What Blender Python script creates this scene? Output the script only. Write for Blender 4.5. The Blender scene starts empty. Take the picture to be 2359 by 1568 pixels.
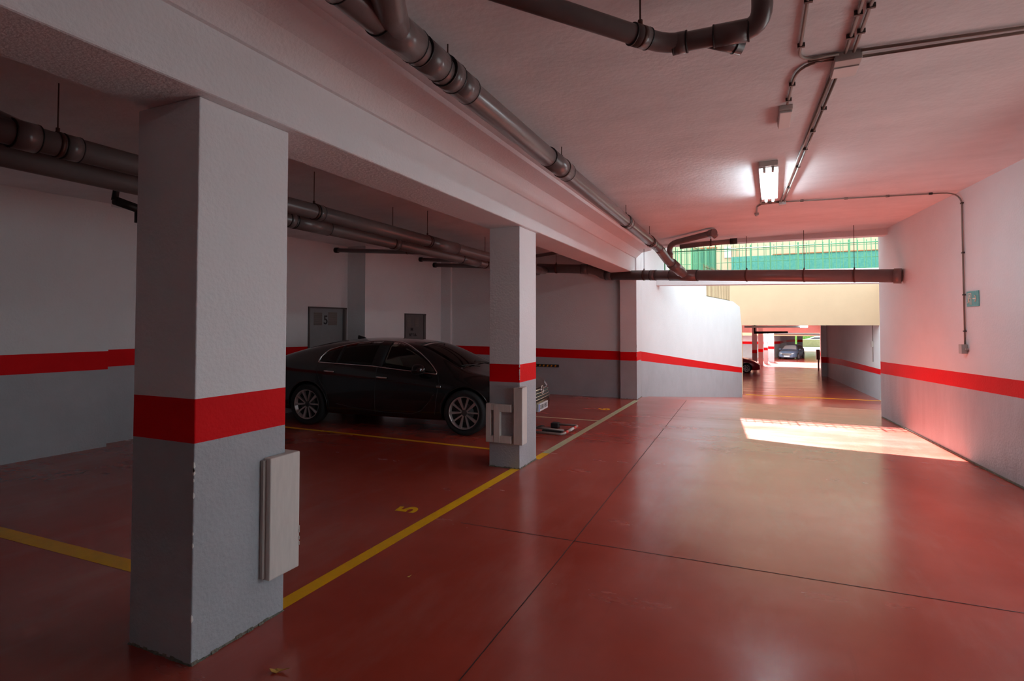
import bpy, bmesh, math, random
from mathutils import Vector, Matrix
from mathutils.bvhtree import BVHTree
random.seed(7)
C = bpy.context.scene.collection
SC = bpy.context.scene
PI = math.pi

# ------------------------------------------------------------------ camera, world, sun, exposure
cam_d = bpy.data.cameras.new('camera'); cam = bpy.data.objects.new('camera', cam_d); C.objects.link(cam)
cam.location = (0, 0, 1.6)
cam.rotation_euler = (math.radians(90 + 1.585), 0, math.radians(23.86))
cam_d.sensor_width = 36; cam_d.lens = 36 * 1273.0 / 2359.0
cam_d.shift_y = -(784 - 711.8) / 2359.0
cam_d.clip_start = 0.05; cam_d.clip_end = 400
SC.camera = cam

SC.view_settings.view_transform = 'Standard'; SC.view_settings.look = 'None'
SC.view_settings.gamma = 1; SC.view_settings.use_curve_mapping = False
SC.view_settings.exposure = 1.05

W = bpy.data.worlds.new('sky'); SC.world = W; W.use_nodes = True
bg = W.node_tree.nodes['Background']
bg.inputs['Color'].default_value = (0.75, 0.92, 1.0, 1); bg.inputs['Strength'].default_value = 1.45

sun_d = bpy.data.lights.new('sun', 'SUN'); sun = bpy.data.objects.new('sun', sun_d); C.objects.link(sun)
sun_d.energy = 19.5; sun_d.angle = math.radians(0.4); sun_d.color = (1.0, 0.97, 0.93)
sun.location = (-8, 30, 20)
sun.rotation_euler = Vector((0.085, -1.03, -1.0)).to_track_quat('-Z', 'Y').to_euler()

TUBE_GLOW = 30.0      # radiance of the fluorescent tubes, their only light

# ------------------------------------------------------------------ helpers
def tag(o, label=None, cat=None, group=None, kind=None):
    if label: o['label'] = label
    if cat: o['category'] = cat
    if group: o['group'] = group
    if kind: o['kind'] = kind
    return o

def empty(name, loc=(0, 0, 0), rz=0.0, label=None, cat=None, group=None, kind=None):
    o = bpy.data.objects.new(name, None); C.objects.link(o)
    o.location = loc; o.rotation_euler = (0, 0, rz); o.empty_display_size = 0.1
    return tag(o, label, cat, group, kind)

def nodes(name):
    m = bpy.data.materials.new(name); m.use_nodes = True
    nt = m.node_tree; return m, nt, nt.nodes['Principled BSDF']

def mat(name, col, rough=0.5, metal=0.0, var=0.0, vscale=3.0, bump=0.0, bscale=60.0, spec=0.5, coat=0.0, stretch=None, var2=None):
    m, nt, b = nodes(name)
    b.inputs['Base Color'].default_value = (*col, 1); b.inputs['Roughness'].default_value = rough
    b.inputs['Metallic'].default_value = metal; b.inputs['Specular IOR Level'].default_value = spec
    b.inputs['Coat Weight'].default_value = coat; b.inputs['Coat Roughness'].default_value = 0.05
    tc = nt.nodes.new('ShaderNodeTexCoord'); src = tc.outputs['Object']
    if stretch:
        mp = nt.nodes.new('ShaderNodeMapping'); mp.inputs['Scale'].default_value = stretch
        nt.links.new(src, mp.inputs['Vector']); src = mp.outputs['Vector']
    if var:
        n = nt.nodes.new('ShaderNodeTexNoise'); n.inputs['Scale'].default_value = vscale; n.inputs['Detail'].default_value = 6
        n.inputs['Roughness'].default_value = 0.65
        nt.links.new(src, n.inputs['Vector'])
        r = nt.nodes.new('ShaderNodeValToRGB'); r.color_ramp.elements[0].position = 0.3; r.color_ramp.elements[1].position = 0.7
        lo = var2 if var2 else tuple(c * (1 - var) for c in col)
        r.color_ramp.elements[0].color = (*lo, 1); r.color_ramp.elements[1].color = (*[min(1, c * (1 + var * 0.25)) for c in col], 1)
        nt.links.new(n.outputs['Fac'], r.inputs['Fac']); nt.links.new(r.outputs['Color'], b.inputs['Base Color'])
    if bump:
        n2 = nt.nodes.new('ShaderNodeTexNoise'); n2.inputs['Scale'].default_value = bscale; n2.inputs['Detail'].default_value = 5
        nt.links.new(tc.outputs['Object'], n2.inputs['Vector'])
        bp = nt.nodes.new('ShaderNodeBump'); bp.inputs['Strength'].default_value = bump; bp.inputs['Distance'].default_value = 0.02
        nt.links.new(n2.outputs['Fac'], bp.inputs['Height']); nt.links.new(bp.outputs['Normal'], b.inputs['Normal'])
    return m

M = {}
M['white'] = mat('white_plaster', (0.80, 0.80, 0.81), 0.75, var=0.05, vscale=1.3, bump=0.25, bscale=45)
M['ceil'] = mat('ceiling_plaster', (0.80, 0.82, 0.83), 0.8, var=0.13, vscale=1.7, bump=0.2, bscale=24, stretch=(0.8, 1.3, 1))
M['grey'] = mat('grey_wall_paint', (0.43, 0.44, 0.465), 0.6, var=0.10, vscale=2.0, bump=0.25, bscale=45)
M['red'] = mat('red_wall_paint', (0.76, 0.0, 0.004), 0.6, var=0.04, bump=0.2, bscale=45, spec=0.15)
M['rgrey'] = mat('weathered_grey_wall_paint', (0.50, 0.49, 0.51), 0.65, var=0.22, vscale=3.0, bump=0.25, bscale=40, stretch=(1, 1, 0.25), var2=(0.43, 0.41, 0.43))
M['dirt'] = mat('grimy_plaster_edge', (0.22, 0.205, 0.16), 0.9, var=0.5, vscale=25, bump=0.8, bscale=80)
M['chip'] = mat('chipped_plaster', (0.75, 0.74, 0.70), 0.9)
M['yellow'] = mat('yellow_floor_paint', (0.90, 0.47, 0.006), 0.4, var=0.10, vscale=9, spec=0.3)
M['reflect_pale'] = mat('reflection_tinted_floor_paint', (0.56, 0.58, 0.34), 0.3, var=0.15, vscale=9, spec=0.6)  # paler yellow paint, its green tint holds the ramp wall's reflected light
M['joint'] = mat('floor_joint', (0.05, 0.018, 0.015), 0.8)
M['pvc'] = mat('grey_pvc', (0.165, 0.13, 0.125), 0.28, var=0.12, vscale=5, bump=0.05, bscale=20)
M['pvcdark'] = mat('dark_pvc_seal', (0.012, 0.010, 0.010), 0.5)
M['pvcring'] = mat('pvc_joint_ring', (0.26, 0.24, 0.24), 0.35)
M['conduit'] = mat('grey_conduit', (0.27, 0.21, 0.18), 0.45)
M['clip'] = mat('dark_clip', (0.05, 0.035, 0.03), 0.5)
M['rod'] = mat('hanger_rod', (0.10, 0.05, 0.04), 0.5, metal=0.6)
M['plastic'] = mat('light_plastic', (0.62, 0.60, 0.58), 0.45)
M['box'] = mat('junction_box_grey', (0.48, 0.44, 0.41), 0.5)
M['foam'] = mat('white_foam_guard', (0.70, 0.64, 0.59), 0.6, var=0.1, vscale=12, stretch=(3, 3, 0.5))
M['foamin'] = mat('foam_underside', (0.45, 0.38, 0.34), 0.8)
M['barsteel'] = mat('barrier_steel', (0.30, 0.26, 0.24), 0.35, metal=0.3)
M['black'] = mat('black_rubber', (0.012, 0.012, 0.012), 0.6)
M['orange'] = mat('ochre_facade', (0.62, 0.44, 0.28), 0.85, var=0.05, vscale=1.2, bump=0.1)
M['house'] = mat('cream_house_wall', (0.66, 0.50, 0.32), 0.85, var=0.05, vscale=1.0)
M['greenpaint'] = mat('green_fence_paint', (0.07, 0.26, 0.12), 0.45)
M['ochrepaint'] = mat('ochre_fence_paint', (0.13, 0.10, 0.035), 0.5)
M['mesh'] = mat('green_screen', (0.05, 0.24, 0.20), 0.9, var=0.6, vscale=14, bump=0.5, var2=(0.14, 0.36, 0.26))
M['greendoor'] = mat('green_door', (0.05, 0.22, 0.12), 0.6, var=0.3, vscale=6, stretch=(4, 1, 0.3))
M['lintel'] = mat('brown_lintel', (0.35, 0.13, 0.04), 0.7)
M['steel'] = mat('grey_steel_door', (0.19, 0.215, 0.225), 0.4, var=0.1, vscale=8)
M['steel2'] = mat('dark_grey_steel_door', (0.12, 0.11, 0.11), 0.45, var=0.1, vscale=8)
M['frame'] = mat('door_frame_dark', (0.06, 0.055, 0.055), 0.5)
M['louver'] = mat('door_louvre', (0.155, 0.135, 0.125), 0.55)
M['ink'] = mat('black_ink', (0.01, 0.01, 0.01), 0.6)
M['chrome'] = mat('chrome', (0.75, 0.73, 0.72), 0.12, metal=1.0)
M['alloy'] = mat('alloy_rim', (0.55, 0.47, 0.46), 0.32, metal=0.65)
M['tyre'] = mat('tyre_rubber', (0.014, 0.014, 0.015), 0.75, bump=0.2, bscale=90)
M['carblack'] = mat('black_car_paint', (0.010, 0.008, 0.008), 0.15, spec=0.45, coat=0.5)
M['carin'] = mat('dark_car_trim', (0.010, 0.010, 0.011), 0.7)
M['seat'] = mat('car_seat', (0.50, 0.66, 0.60), 0.7)
M['headlamp'] = mat('headlamp', (0.62, 0.66, 0.70), 0.12, metal=0.4)
M['plate'] = mat('plate_white', (0.72, 0.74, 0.76), 0.35)
M['plateblue'] = mat('plate_blue', (0.03, 0.16, 0.62), 0.35)
M['carblue'] = mat('blue_grey_car_paint', (0.10, 0.15, 0.24), 0.2, spec=0.6, coat=0.5)
M['carred'] = mat('maroon_car_paint', (0.38, 0.012, 0.03), 0.2, spec=0.6, coat=0.5)
M['carsilver'] = mat('silver_car_paint', (0.16, 0.24, 0.33), 0.25, coat=0.5)
M['signgreen'] = mat('faded_green_sign', (0.05, 0.32, 0.30), 0.5, var=0.35, vscale=30, var2=(0.16, 0.46, 0.44))
M['signwhite'] = mat('sign_cream', (0.80, 0.66, 0.54), 0.5)
M['hazard'] = mat('hazard_orange', (0.72, 0.26, 0.01), 0.5)
M['leaf'] = mat('dry_leaf', (0.62, 0.33, 0.07), 0.8)
M['brownbox'] = mat('brown_cabinet', (0.12, 0.055, 0.05), 0.6)
M['hedge'] = mat('hedge_leaves', (0.16, 0.32, 0.05), 0.8, var=0.6, vscale=8, bump=1.0, bscale=20)
M['road'] = mat('grey_road', (0.26, 0.27, 0.25), 0.8, var=0.2, vscale=0.5)
M['fill_driveway'] = mat('added_fill_driveway', (0.25, 0.25, 0.245), 0.8)
M['stone'] = mat('pale_stone_wall', (0.24, 0.22, 0.10), 0.8, var=0.2, vscale=3)
M['pinkred'] = mat('barrier_red', (0.75, 0.05, 0.05), 0.35)
M['barwhite'] = mat('barrier_white', (0.8, 0.8, 0.8), 0.35)

def glass(name, col, alpha):
    m, nt, b = nodes(name)
    out = nt.nodes['Material Output']
    g = nt.nodes.new('ShaderNodeBsdfGlossy'); g.inputs['Roughness'].default_value = 0.03; g.inputs['Color'].default_value = (0.9, 0.9, 0.9, 1)
    t = nt.nodes.new('ShaderNodeBsdfTransparent'); t.inputs['Color'].default_value = (*col, 1)
    fr = nt.nodes.new('ShaderNodeFresnel'); fr.inputs['IOR'].default_value = 1.5
    mx = nt.nodes.new('ShaderNodeMixShader')
    nt.links.new(fr.outputs[0], mx.inputs[0]); nt.links.new(t.outputs[0], mx.inputs[1]); nt.links.new(g.outputs[0], mx.inputs[2])
    nt.links.new(mx.outputs[0], out.inputs['Surface'])
    return m
M['glass'] = glass('tinted_car_glass', (0.78, 0.92, 0.87), 0.5)
M['glassdark'] = glass('dark_car_glass', (0.25, 0.26, 0.26), 0.5)

def emis(name, col, strength):
    m, nt, b = nodes(name)
    b.inputs['Base Color'].default_value = (*col, 1); b.inputs['Emission Color'].default_value = (*col, 1)
    b.inputs['Emission Strength'].default_value = strength
    return m
M['tube'] = emis('glowing_tube', (0.80, 0.94, 1.0), TUBE_GLOW)
M['tubedim'] = emis('far_glowing_tube', (0.80, 0.94, 1.0), 4.0)
M['diff'] = mat('white_enamel_reflector', (0.85, 0.87, 0.88), 0.4)

def floor_mat():
    m, nt, b = nodes('red_floor_paint')
    L = nt.links.new; N = nt.nodes.new
    tc = N('ShaderNodeTexCoord')
    def noise(scale, det, mapscale=(1, 1, 1), rot=0):
        mp = N('ShaderNodeMapping'); mp.inputs['Scale'].default_value = mapscale; mp.inputs['Rotation'].default_value = (0, 0, rot)
        L(tc.outputs['Object'], mp.inputs['Vector'])
        n = N('ShaderNodeTexNoise'); n.inputs['Scale'].default_value = scale; n.inputs['Detail'].default_value = det; n.inputs['Roughness'].default_value = 0.6
        L(mp.outputs['Vector'], n.inputs['Vector']); return n.outputs['Fac']
    def ramp(src, p0, p1, c0, c1):
        r = N('ShaderNodeValToRGB'); r.color_ramp.elements[0].position = p0; r.color_ramp.elements[1].position = p1
        r.color_ramp.elements[0].color = (*c0, 1); r.color_ramp.elements[1].color = (*c1, 1); L(src, r.inputs['Fac']); return r.outputs['Color']
    def mix(f, a, c, mode='MIX', fac=None):
        x = N('ShaderNodeMix'); x.data_type = 'RGBA'; x.blend_type = mode
        if fac is not None: x.inputs[0].default_value = fac
        else: L(f, x.inputs[0])
        L(a, x.inputs[6]); L(c, x.inputs[7]); return x.outputs[2]
    base = ramp(noise(0.55, 5), 0.35, 0.68, (0.36, 0.040, 0.022), (0.44, 0.068, 0.042))
    dust = ramp(noise(1.1, 8, (1.6, 0.5, 1)), 0.5, 0.72, (0, 0, 0), (0.26, 0.26, 0.26))
    dc = N('ShaderNodeRGB'); dc.outputs[0].default_value = (0.46, 0.21, 0.16, 1)
    c1 = mix(dust, base, dc.outputs[0])
    marks = ramp(noise(3.0, 9, (7.0, 0.35, 1)), 0.62, 0.85, (0, 0, 0), (0.22, 0.22, 0.22))
    mc = N('ShaderNodeRGB'); mc.outputs[0].default_value = (0.10, 0.02, 0.018, 1)
    c2 = mix(marks, c1, mc.outputs[0])
    L(c2, b.inputs['Base Color'])
    rr = ramp(noise(1.3, 6, (0.5, 1.6, 1)), 0.3, 0.75, (0.17, 0.17, 0.17), (0.30, 0.30, 0.30))
    L(rr, b.inputs['Roughness'])
    b.inputs['Specular IOR Level'].default_value = 0.65
    bp = N('ShaderNodeBump'); bp.inputs['Strength'].default_value = 0.12; bp.inputs['Distance'].default_value = 0.01
    L(noise(5, 6), bp.inputs['Height']); L(bp.outputs['Normal'], b.inputs['Normal'])
    return m
M['floor'] = floor_mat()

class MB:
    """collects shapes for one mesh; every shape carries a material key"""
    def __init__(s): s.bm = bmesh.new(); s.mats = []
    def mi(s, k):
        if k not in s.mats: s.mats.append(k)
        return s.mats.index(k)
    def poly(s, pts, k, smooth=False):
        vs = [s.bm.verts.new(p) for p in pts]
        f = s.bm.faces.new(vs); f.material_index = s.mi(k); f.smooth = smooth; return f
    def hexa(s, p, k):      # p: 4 bottom + 4 top
        vs = [s.bm.verts.new(q) for q in p]; i = s.mi(k)
        for a in ((3, 2, 1, 0), (4, 5, 6, 7), (0, 1, 5, 4), (1, 2, 6, 5), (2, 3, 7, 6), (3, 0, 4, 7)):
            f = s.bm.faces.new([vs[j] for j in a]); f.material_index = i
    def box(s, a, b, k):
        x0, y0, z0 = [min(a[i], b[i]) for i in range(3)]; x1, y1, z1 = [max(a[i], b[i]) for i in range(3)]
        s.hexa([(x0, y0, z0), (x1, y0, z0), (x1, y1, z0), (x0, y1, z0), (x0, y0, z1), (x1, y0, z1), (x1, y1, z1), (x0, y1, z1)], k)
    def prism(s, pts, z0, z1, k):
        n = len(pts)
        zz0 = z0 if isinstance(z0, (list, tuple)) else [z0] * n; zz1 = z1 if isinstance(z1, (list, tuple)) else [z1] * n
        lo = [s.bm.verts.new((p[0], p[1], zz0[i])) for i, p in enumerate(pts)]; hi = [s.bm.verts.new((p[0], p[1], zz1[i])) for i, p in enumerate(pts)]
        m = s.mi(k)
        for f in [s.bm.faces.new(lo[::-1]), s.bm.faces.new(hi)] + [s.bm.faces.new([lo[i], lo[(i + 1) % n], hi[(i + 1) % n], hi[i]]) for i in range(n)]: f.material_index = m
    def tube(s, pts, r, k, seg=14, cap=True):
        pts = [Vector(p) for p in pts]; m = s.mi(k); rings = []
        n = len(pts); rr = r if isinstance(r, (list, tuple)) else [r] * n
        up = None
        for i, p in enumerate(pts):
            t = (pts[min(i + 1, n - 1)] - pts[max(i - 1, 0)]).normalized()
            if up is None:
                up = Vector((0, 0, 1)) if abs(t.z) < 0.9 else Vector((1, 0, 0))
            a = (up - t * up.dot(t)).normalized(); up = a; b = t.cross(a)
            sc = 1.0
            if 0 < i < n - 1:
                cosang = (pts[i] - pts[i - 1]).normalized().dot((pts[i + 1] - pts[i]).normalized())
                sc = 1.0 / max(0.5, math.sqrt(max(0.0, (1 + cosang) / 2)))
            rings.append([s.bm.verts.new(p + (a * math.cos(2 * PI * j / seg) + b * math.sin(2 * PI * j / seg)) * rr[i] * sc) for j in range(seg)])
        for q in range(n - 1):
            for j in range(seg):
                f = s.bm.faces.new([rings[q][j], rings[q][(j + 1) % seg], rings[q + 1][(j + 1) % seg], rings[q + 1][j]]); f.material_index = m; f.smooth = True
        if cap:
            for rg in (rings[0][::-1], rings[-1]):
                f = s.bm.faces.new(rg); f.material_index = m
    def lathe(s, prof, k, seg=40, axis='Y', center=(0, 0, 0), caps=True):   # prof: (axial, radius)
        m = s.mi(k); rings = []
        for a, r in prof:
            ring = []
            for j in range(seg):
                t = 2 * PI * j / seg
                if axis == 'Y': v = (r * math.cos(t), a, r * math.sin(t))
                elif axis == 'X': v = (a, r * math.cos(t), r * math.sin(t))
                else: v = (r * math.cos(t), r * math.sin(t), a)
                ring.append(s.bm.verts.new(Vector(v) + Vector(center)))
            rings.append(ring)
        for i in range(len(rings) - 1):
            for j in range(seg):
                f = s.bm.faces.new([rings[i][j], rings[i][(j + 1) % seg], rings[i + 1][(j + 1) % seg], rings[i + 1][j]]); f.material_index = m; f.smooth = True
        for rg, pr in ((rings[0], prof[0]), (rings[-1], prof[-1])):
            if caps and pr[1] > 1e-4: f = s.bm.faces.new(rg); f.material_index = m
    def build(s, name, parent=None, bevel=0.0, recalc=True):
        if recalc: bmesh.ops.recalc_face_normals(s.bm, faces=s.bm.faces[:])
        me = bpy.data.meshes.new(name); s.bm.to_mesh(me); s.bm.free()
        for k in s.mats: me.materials.append(M[k])
        o = bpy.data.objects.new(name, me); C.objects.link(o)
        if parent is not None: o.parent = parent
        if bevel:
            b = o.modifiers.new('bevel', 'BEVEL'); b.width = bevel; b.segments = 2; b.limit_method = 'ANGLE'
        return o

def struct(o): o['kind'] = 'structure'; return o

def text_mesh(name, txt, size, k, parent, loc, rot, depth=0.002, sx=1.0, bold=0.0):
    cu = bpy.data.curves.new(name, 'FONT'); cu.body = txt; cu.size = size; cu.extrude = depth; cu.offset = bold
    cu.align_x = 'CENTER'; cu.align_y = 'CENTER'
    t = bpy.data.objects.new(name + '_tmp', cu); C.objects.link(t)
    dg = bpy.context.evaluated_depsgraph_get(); me = bpy.data.meshes.new_from_object(t.evaluated_get(dg))
    bpy.data.objects.remove(t); bpy.data.curves.remove(cu)
    me.materials.clear(); me.materials.append(M[k])
    o = bpy.data.objects.new(name, me); C.objects.link(o); o.location = loc; o.rotation_euler = rot; o.scale = (sx, 1, 1)
    if parent is not None: o.parent = parent
    return o

def band_wall(name, pts, bands, side, thick, close_bottom=-0.2, mats=('grey', 'red', 'white')):
    """upright wall along pts [(x,y)...]; bands[i] = (z0, stripe_bottom, stripe_top, z1) at each point; side +1: body lies left of travel"""
    mb = MB(); n = len(pts)
    P = [Vector((p[0], p[1], 0)) for p in pts]
    off = []
    for i in range(n):
        t = (P[min(i + 1, n - 1)] - P[max(i - 1, 0)]).normalized(); off.append(Vector((-t.y, t.x, 0)) * thick * side)
    def V(i, z, back): q = P[i] + (off[i] if back else Vector()); return (q.x, q.y, z)
    for i in range(n - 1):
        a, b = bands[i], bands[i + 1]
        for j in range(3):
            if a[j + 1] - a[j] < 1e-4 and b[j + 1] - b[j] < 1e-4: continue
            for back in (0, 1):
                mb.poly([V(i, a[j], back), V(i + 1, b[j], back), V(i + 1, b[j + 1], back), V(i, a[j + 1], back)], mats[j])
        mb.poly([V(i, a[3], 0), V(i + 1, b[3], 0), V(i + 1, b[3], 1), V(i, a[3], 1)], mats[2])
        mb.poly([V(i, a[0], 0), V(i + 1, b[0], 0), V(i + 1, b[0], 1), V(i, a[0], 1)], mats[0])
    for i in (0, n - 1):
        a = bands[i]
        for j in range(3): mb.poly([V(i, a[j], 0), V(i, a[j], 1), V(i, a[j + 1], 1), V(i, a[j + 1], 0)], mats[j])
    bmesh.ops.remove_doubles(mb.bm, verts=mb.bm.verts[:], dist=0.0005)
    o = mb.build(name); return o

CZ = 3.2     # ceiling height of the near garage
# ------------------------------------------------------------------ floor
def ramp_z(y):
    pts = [(-20, 0), (12.3, 0), (12.9, -0.05), (24.0, -1.31), (25.0, -1.33), (40, -1.40), (50, -1.46), (55, -1.62), (100, -1.65)]
    for a, b in zip(pts, pts[1:]):
        if y <= b[0]: return a[1] + (b[1] - a[1]) * (y - a[0]) / (b[0] - a[0])
    return -1.65
mb = MB()
mb.poly([(-8.6, -9.5, 0), (4.6, -9.5, 0), (4.6, 12.3, 0), (-8.6, 12.3, 0)], 'floor')
ys = [12.3, 12.9, 24.0, 25.0, 40, 50, 55, 70, 100]
for a, b in zip(ys, ys[1:]):
    mb.poly([(-12, a, ramp_z(a)), (14, a, ramp_z(a)), (14, b, ramp_z(b)), (-12, b, ramp_z(b))], 'floor')
E1 = 0.0015
def line(x0, y0, x1, y1, w, k='yellow', e=E1):
    d = Vector((x1 - x0, y1 - y0, 0)).normalized(); n = Vector((-d.y, d.x, 0)) * w / 2
    p, q = Vector((x0, y0, 0)), Vector((x1, y1, 0))
    mb.poly([(v.x, v.y, ramp_z(v.y) + e) for v in (p - n, q - n, q + n, p + n)], k)
line(-2.50, 2.36, -2.46, 5.68, 0.10)
line(-2.42, 6.16, -2.415, 6.5, 0.10); line(-2.415, 6.5, -2.33, 11.75, 0.10, 'reflect_pale')
line(-6.9, 6.50, -2.80, 6.42, 0.075); line(-7.8, 6.52, -6.9, 6.50, 0.075)
line(-7.6, 2.30, -2.90, 2.39, 0.125)
line(-7.3, 8.93, -2.40, 9.02, 0.075, 'reflect_pale')
line(-0.45, 25.2, 4.35, 25.2, 0.16)
line(-2.2, 3.955, 2.66, 4.005, 0.007, 'joint'); line(-1.20, -6, -1.245, 3.5, 0.006, 'joint'); line(-1.245, 3.5, -1.37, 12.2, 0.006, 'joint')
line(-8, 10.0, 2.3, 10.0, 0.006, 'joint')
floor = struct(mb.build('floor'))
pn = text_mesh('bay_number', '5', 0.25, 'yellow', floor, (-2.77, 4.05, 0.002), (0, 0, math.radians(100)), depth=0.0006, sx=1.25, bold=0.008)
pn2 = text_mesh('bay_number', '6', 0.30, 'yellow', floor, (-2.64, 10.3, 0.002), (0, 0, math.radians(100)), depth=0.0006, sx=1.3, bold=0.008)

# ------------------------------------------------------------------ ceiling, beam and downstand
mb = MB()
mb.prism([(-8.8, -9.5), (4.7, -9.5), (4.7, 10.9), (1.98, 11.38), (-2.35, 11.90), (-2.35, 12.4), (-8.8, 12.4)], CZ, CZ + 0.3, 'ceil')
ceiling = struct(mb.build('ceiling'))
# shallow plaster strip running beside the beam
mb = MB()
prof = [(-2.34, 3.02), (-2.22, 3.13), (-2.02, 3.17), (-2.00, 3.205), (-2.40, 3.205), (-2.40, 3.02)]
ya, yb = -9.4, 11.88
lo = [mb.bm.verts.new((x, ya, z)) for x, z in prof]; hi = [mb.bm.verts.new((x, yb, z)) for x, z in prof]; mb.mi('white')
mb.bm.faces.new(lo); mb.bm.faces.new(hi[::-1])
for i in range(len(prof)): mb.bm.faces.new([lo[i], lo[(i + 1) % 6], hi[(i + 1) % 6], hi[i]])
struct(mb.build('trim_1'))
mb = MB(); mb.box((-2.83, -9.4, 2.70), (-2.37, 11.88, CZ + 0.02), 'white')
beam = mb.build('ceiling_beam', bevel=0.012)
tag(beam, 'long white concrete beam resting on the row of striped pillars', 'beam')
mb = MB(); mb.prism([(-2.36, 11.36), (2.03, 10.88), (2.01, 11.10), (-2.36, 11.60)], [3.18, 3.09, 3.09, 3.18], CZ + 0.02, 'white')
struct(mb.build('trim_2'))

# ------------------------------------------------------------------ walls of the near garage
# right-hand wall (leaning in towards the exit)
rw = lambda y: 2.37 + 0.0943 * (6.95 - y)
band_wall_o = band_wall('wall_right', [(rw(6.1), 6.1), (rw(6.95), 6.95), (1.96, 11.38)],
    [(-0.05, 0.89, 1.08, CZ), (-0.05, 0.878, 1.051, CZ), (-0.05, 0.755, 0.957, CZ)], -1, 0.35, mats=('rgrey', 'red', 'white'))
struct(band_wall_o)
# unseen side opening added in the right wall to let in fill daylight
struct(band_wall('wall_right_rear', [(rw(-9.4), -9.4), (rw(2.6), 2.6)], [(-0.05, 0.93, 1.12, CZ)] * 2, -1, 0.35, mats=('rgrey', 'red', 'white')))
mb = MB(); mb.prism([(rw(2.6), 2.6), (rw(6.1), 6.1), (rw(6.1) + 0.35, 6.1), (rw(2.6) + 0.35, 2.6)], 2.5, CZ, 'white'); struct(mb.build('trim_3'))
mb = MB(); mb.poly([(4.6, -9.5, 0), (12, -9.5, 0), (12, 9.5, 0), (4.6, 9.5, 0)], 'fill_driveway'); struct(mb.build('floor_added_driveway'))  # out-of-view ground added to bounce daylight in through the side opening
# grime line where right wall meets the floor
mb = MB(); mb.prism([(rw(0) - 0.012, 0), (rw(11.3) - 0.012, 11.3), (rw(11.3) + 0.01, 11.3), (rw(0) + 0.01, 0)], 0, 0.018, 'dirt'); struct(mb.build('baseboard_right'))
# left wall: near stretch, recessed stretch, protruding block
struct(band_wall('wall_left', [(-8.30, -9.4), (-7.98, 2.0), (-7.82, 4.52), (-8.03, 4.54), (-7.98, 5.05), (-7.93, 5.06), (-7.70, 9.03), (-7.25, 9.03), (-7.25, 11.97), (-6.97, 11.97), (-6.97, 12.05), (-2.50, 12.05)],
    [(-0.05, 1.03, 1.25, CZ)] * 2 + [(-0.05, 1.01, 1.25, CZ), (-0.05, 1.03, 1.26, CZ), (-0.05, 1.03, 1.26, CZ), (-0.05, 1.01, 1.22, CZ), (-0.05, 0.97, 1.17, CZ), (-0.05, 0.93, 1.13, CZ),
     (-0.05, 0.88, 1.08, CZ), (-0.05, 0.88, 1.08, CZ), (-0.05, 0.88, 1.08, CZ), (-0.05, 0.815, 1.01, CZ)], 1, 0.25))
mb = MB(); mb.box((-8.9, -9.75, -0.05), (4.7, -9.4, CZ), 'white'); struct(mb.build('wall_back'))
mb = MB(); mb.prism([(-6.95, 12.045), (-6.95, 12.01), (-5.5, 12.0), (-4.3, 12.025), (-3.3, 12.0), (-2.72, 12.03), (-2.72, 12.045)], -0.01, [0.05, 0.05, 0.1, 0.05, 0.08, 0.03, 0.03], 'grey'); struct(mb.build('baseboard_end'))

# ------------------------------------------------------------------ pillars
def pillar(x0, y0, x1, y1, s0, s1, top, label, group, dirt=True, base=0.0):
    root = empty('pillar', ((x0 + x1) / 2, (y0 + y1) / 2, base), 0, label, 'pillar', group)
    mb = MB(); cx, cy = (x0 + x1) / 2, (y0 + y1) / 2
    def ring(z): return [mb.bm.verts.new((x - cx, y - cy, z - base)) for x, y in ((x0, y0), (x1, y0), (x1, y1), (x0, y1))]
    zs = [base, s0, s1, top]; rs = [ring(z) for z in zs]
    for j, k in enumerate(('grey', 'red', 'white')):
        m = mb.mi(k)
        for q in range(4):
            f = mb.bm.faces.new([rs[j][q], rs[j][(q + 1) % 4], rs[j + 1][(q + 1) % 4], rs[j + 1][q]]); f.material_index = m
    mb.bm.faces.new(rs[0][::-1]); mb.bm.faces.new(rs[3])
    o = mb.build('shaft', root, bevel=0.006)
    if dirt:
        d = MB(); random.seed(int(abs(y0) * 100))
        # crumbly foot
        for (ax, ay, bx, by, nx, ny) in ((x0, y0, x1, y0, 0, -1), (x1, y0, x1, y1, 1, 0)):
            n = 16; prev = None
            for i in range(n):
                t0, t1 = i / n, (i + 1) / n; h0 = 0.004 + 0.013 * random.random(); w = 0.003 + 0.009 * random.random()
                a = (ax + (bx - ax) * t0 - cx, ay + (by - ay) * t0 - cy); b = (ax + (bx - ax) * t1 - cx, ay + (by - ay) * t1 - cy)
                d.hexa([(a[0], a[1], -0.002), (b[0], b[1], -0.002), (b[0] + nx * w, b[1] + ny * w, -0.002), (a[0] + nx * w, a[1] + ny * w, -0.002),
                        (a[0], a[1], h0), (b[0], b[1], h0), (b[0] + nx * w * 0.4, b[1] + ny * w * 0.4, h0 * 0.7), (a[0] + nx * w * 0.4, a[1] + ny * w * 0.4, h0 * 0.7)], 'dirt')
        d.build('grimy_foot', root)
        ch = MB()
        for i in range(9):
            z = random.uniform(0.15, 1.0) if y0 < 3 else random.uniform(0.9, 1.15); s_ = 0.004 + random.random() * 0.006
            px, py = x1 - cx, y0 - cy
            ch.hexa([(px - s_, py - 0.0012, z), (px + 0.0012, py - 0.0012, z - s_), (px + 0.0012, py + s_, z), (px - s_ * 0.3, py + s_ * 0.3, z), (px - s_ * 0.6, py - 0.0012, z + 2 * s_), (px + 0.0012, py - 0.0012, z + 3 * s_), (px + 0.0012, py + s_ * 0.6, z + 2 * s_), (px - s_ * 0.3, py + s_ * 0.3, z + 2 * s_)], 'chip')
        ch.build('chipped_edge', root)
    return root
PG = 'red striped pillars under the long beam'
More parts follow.
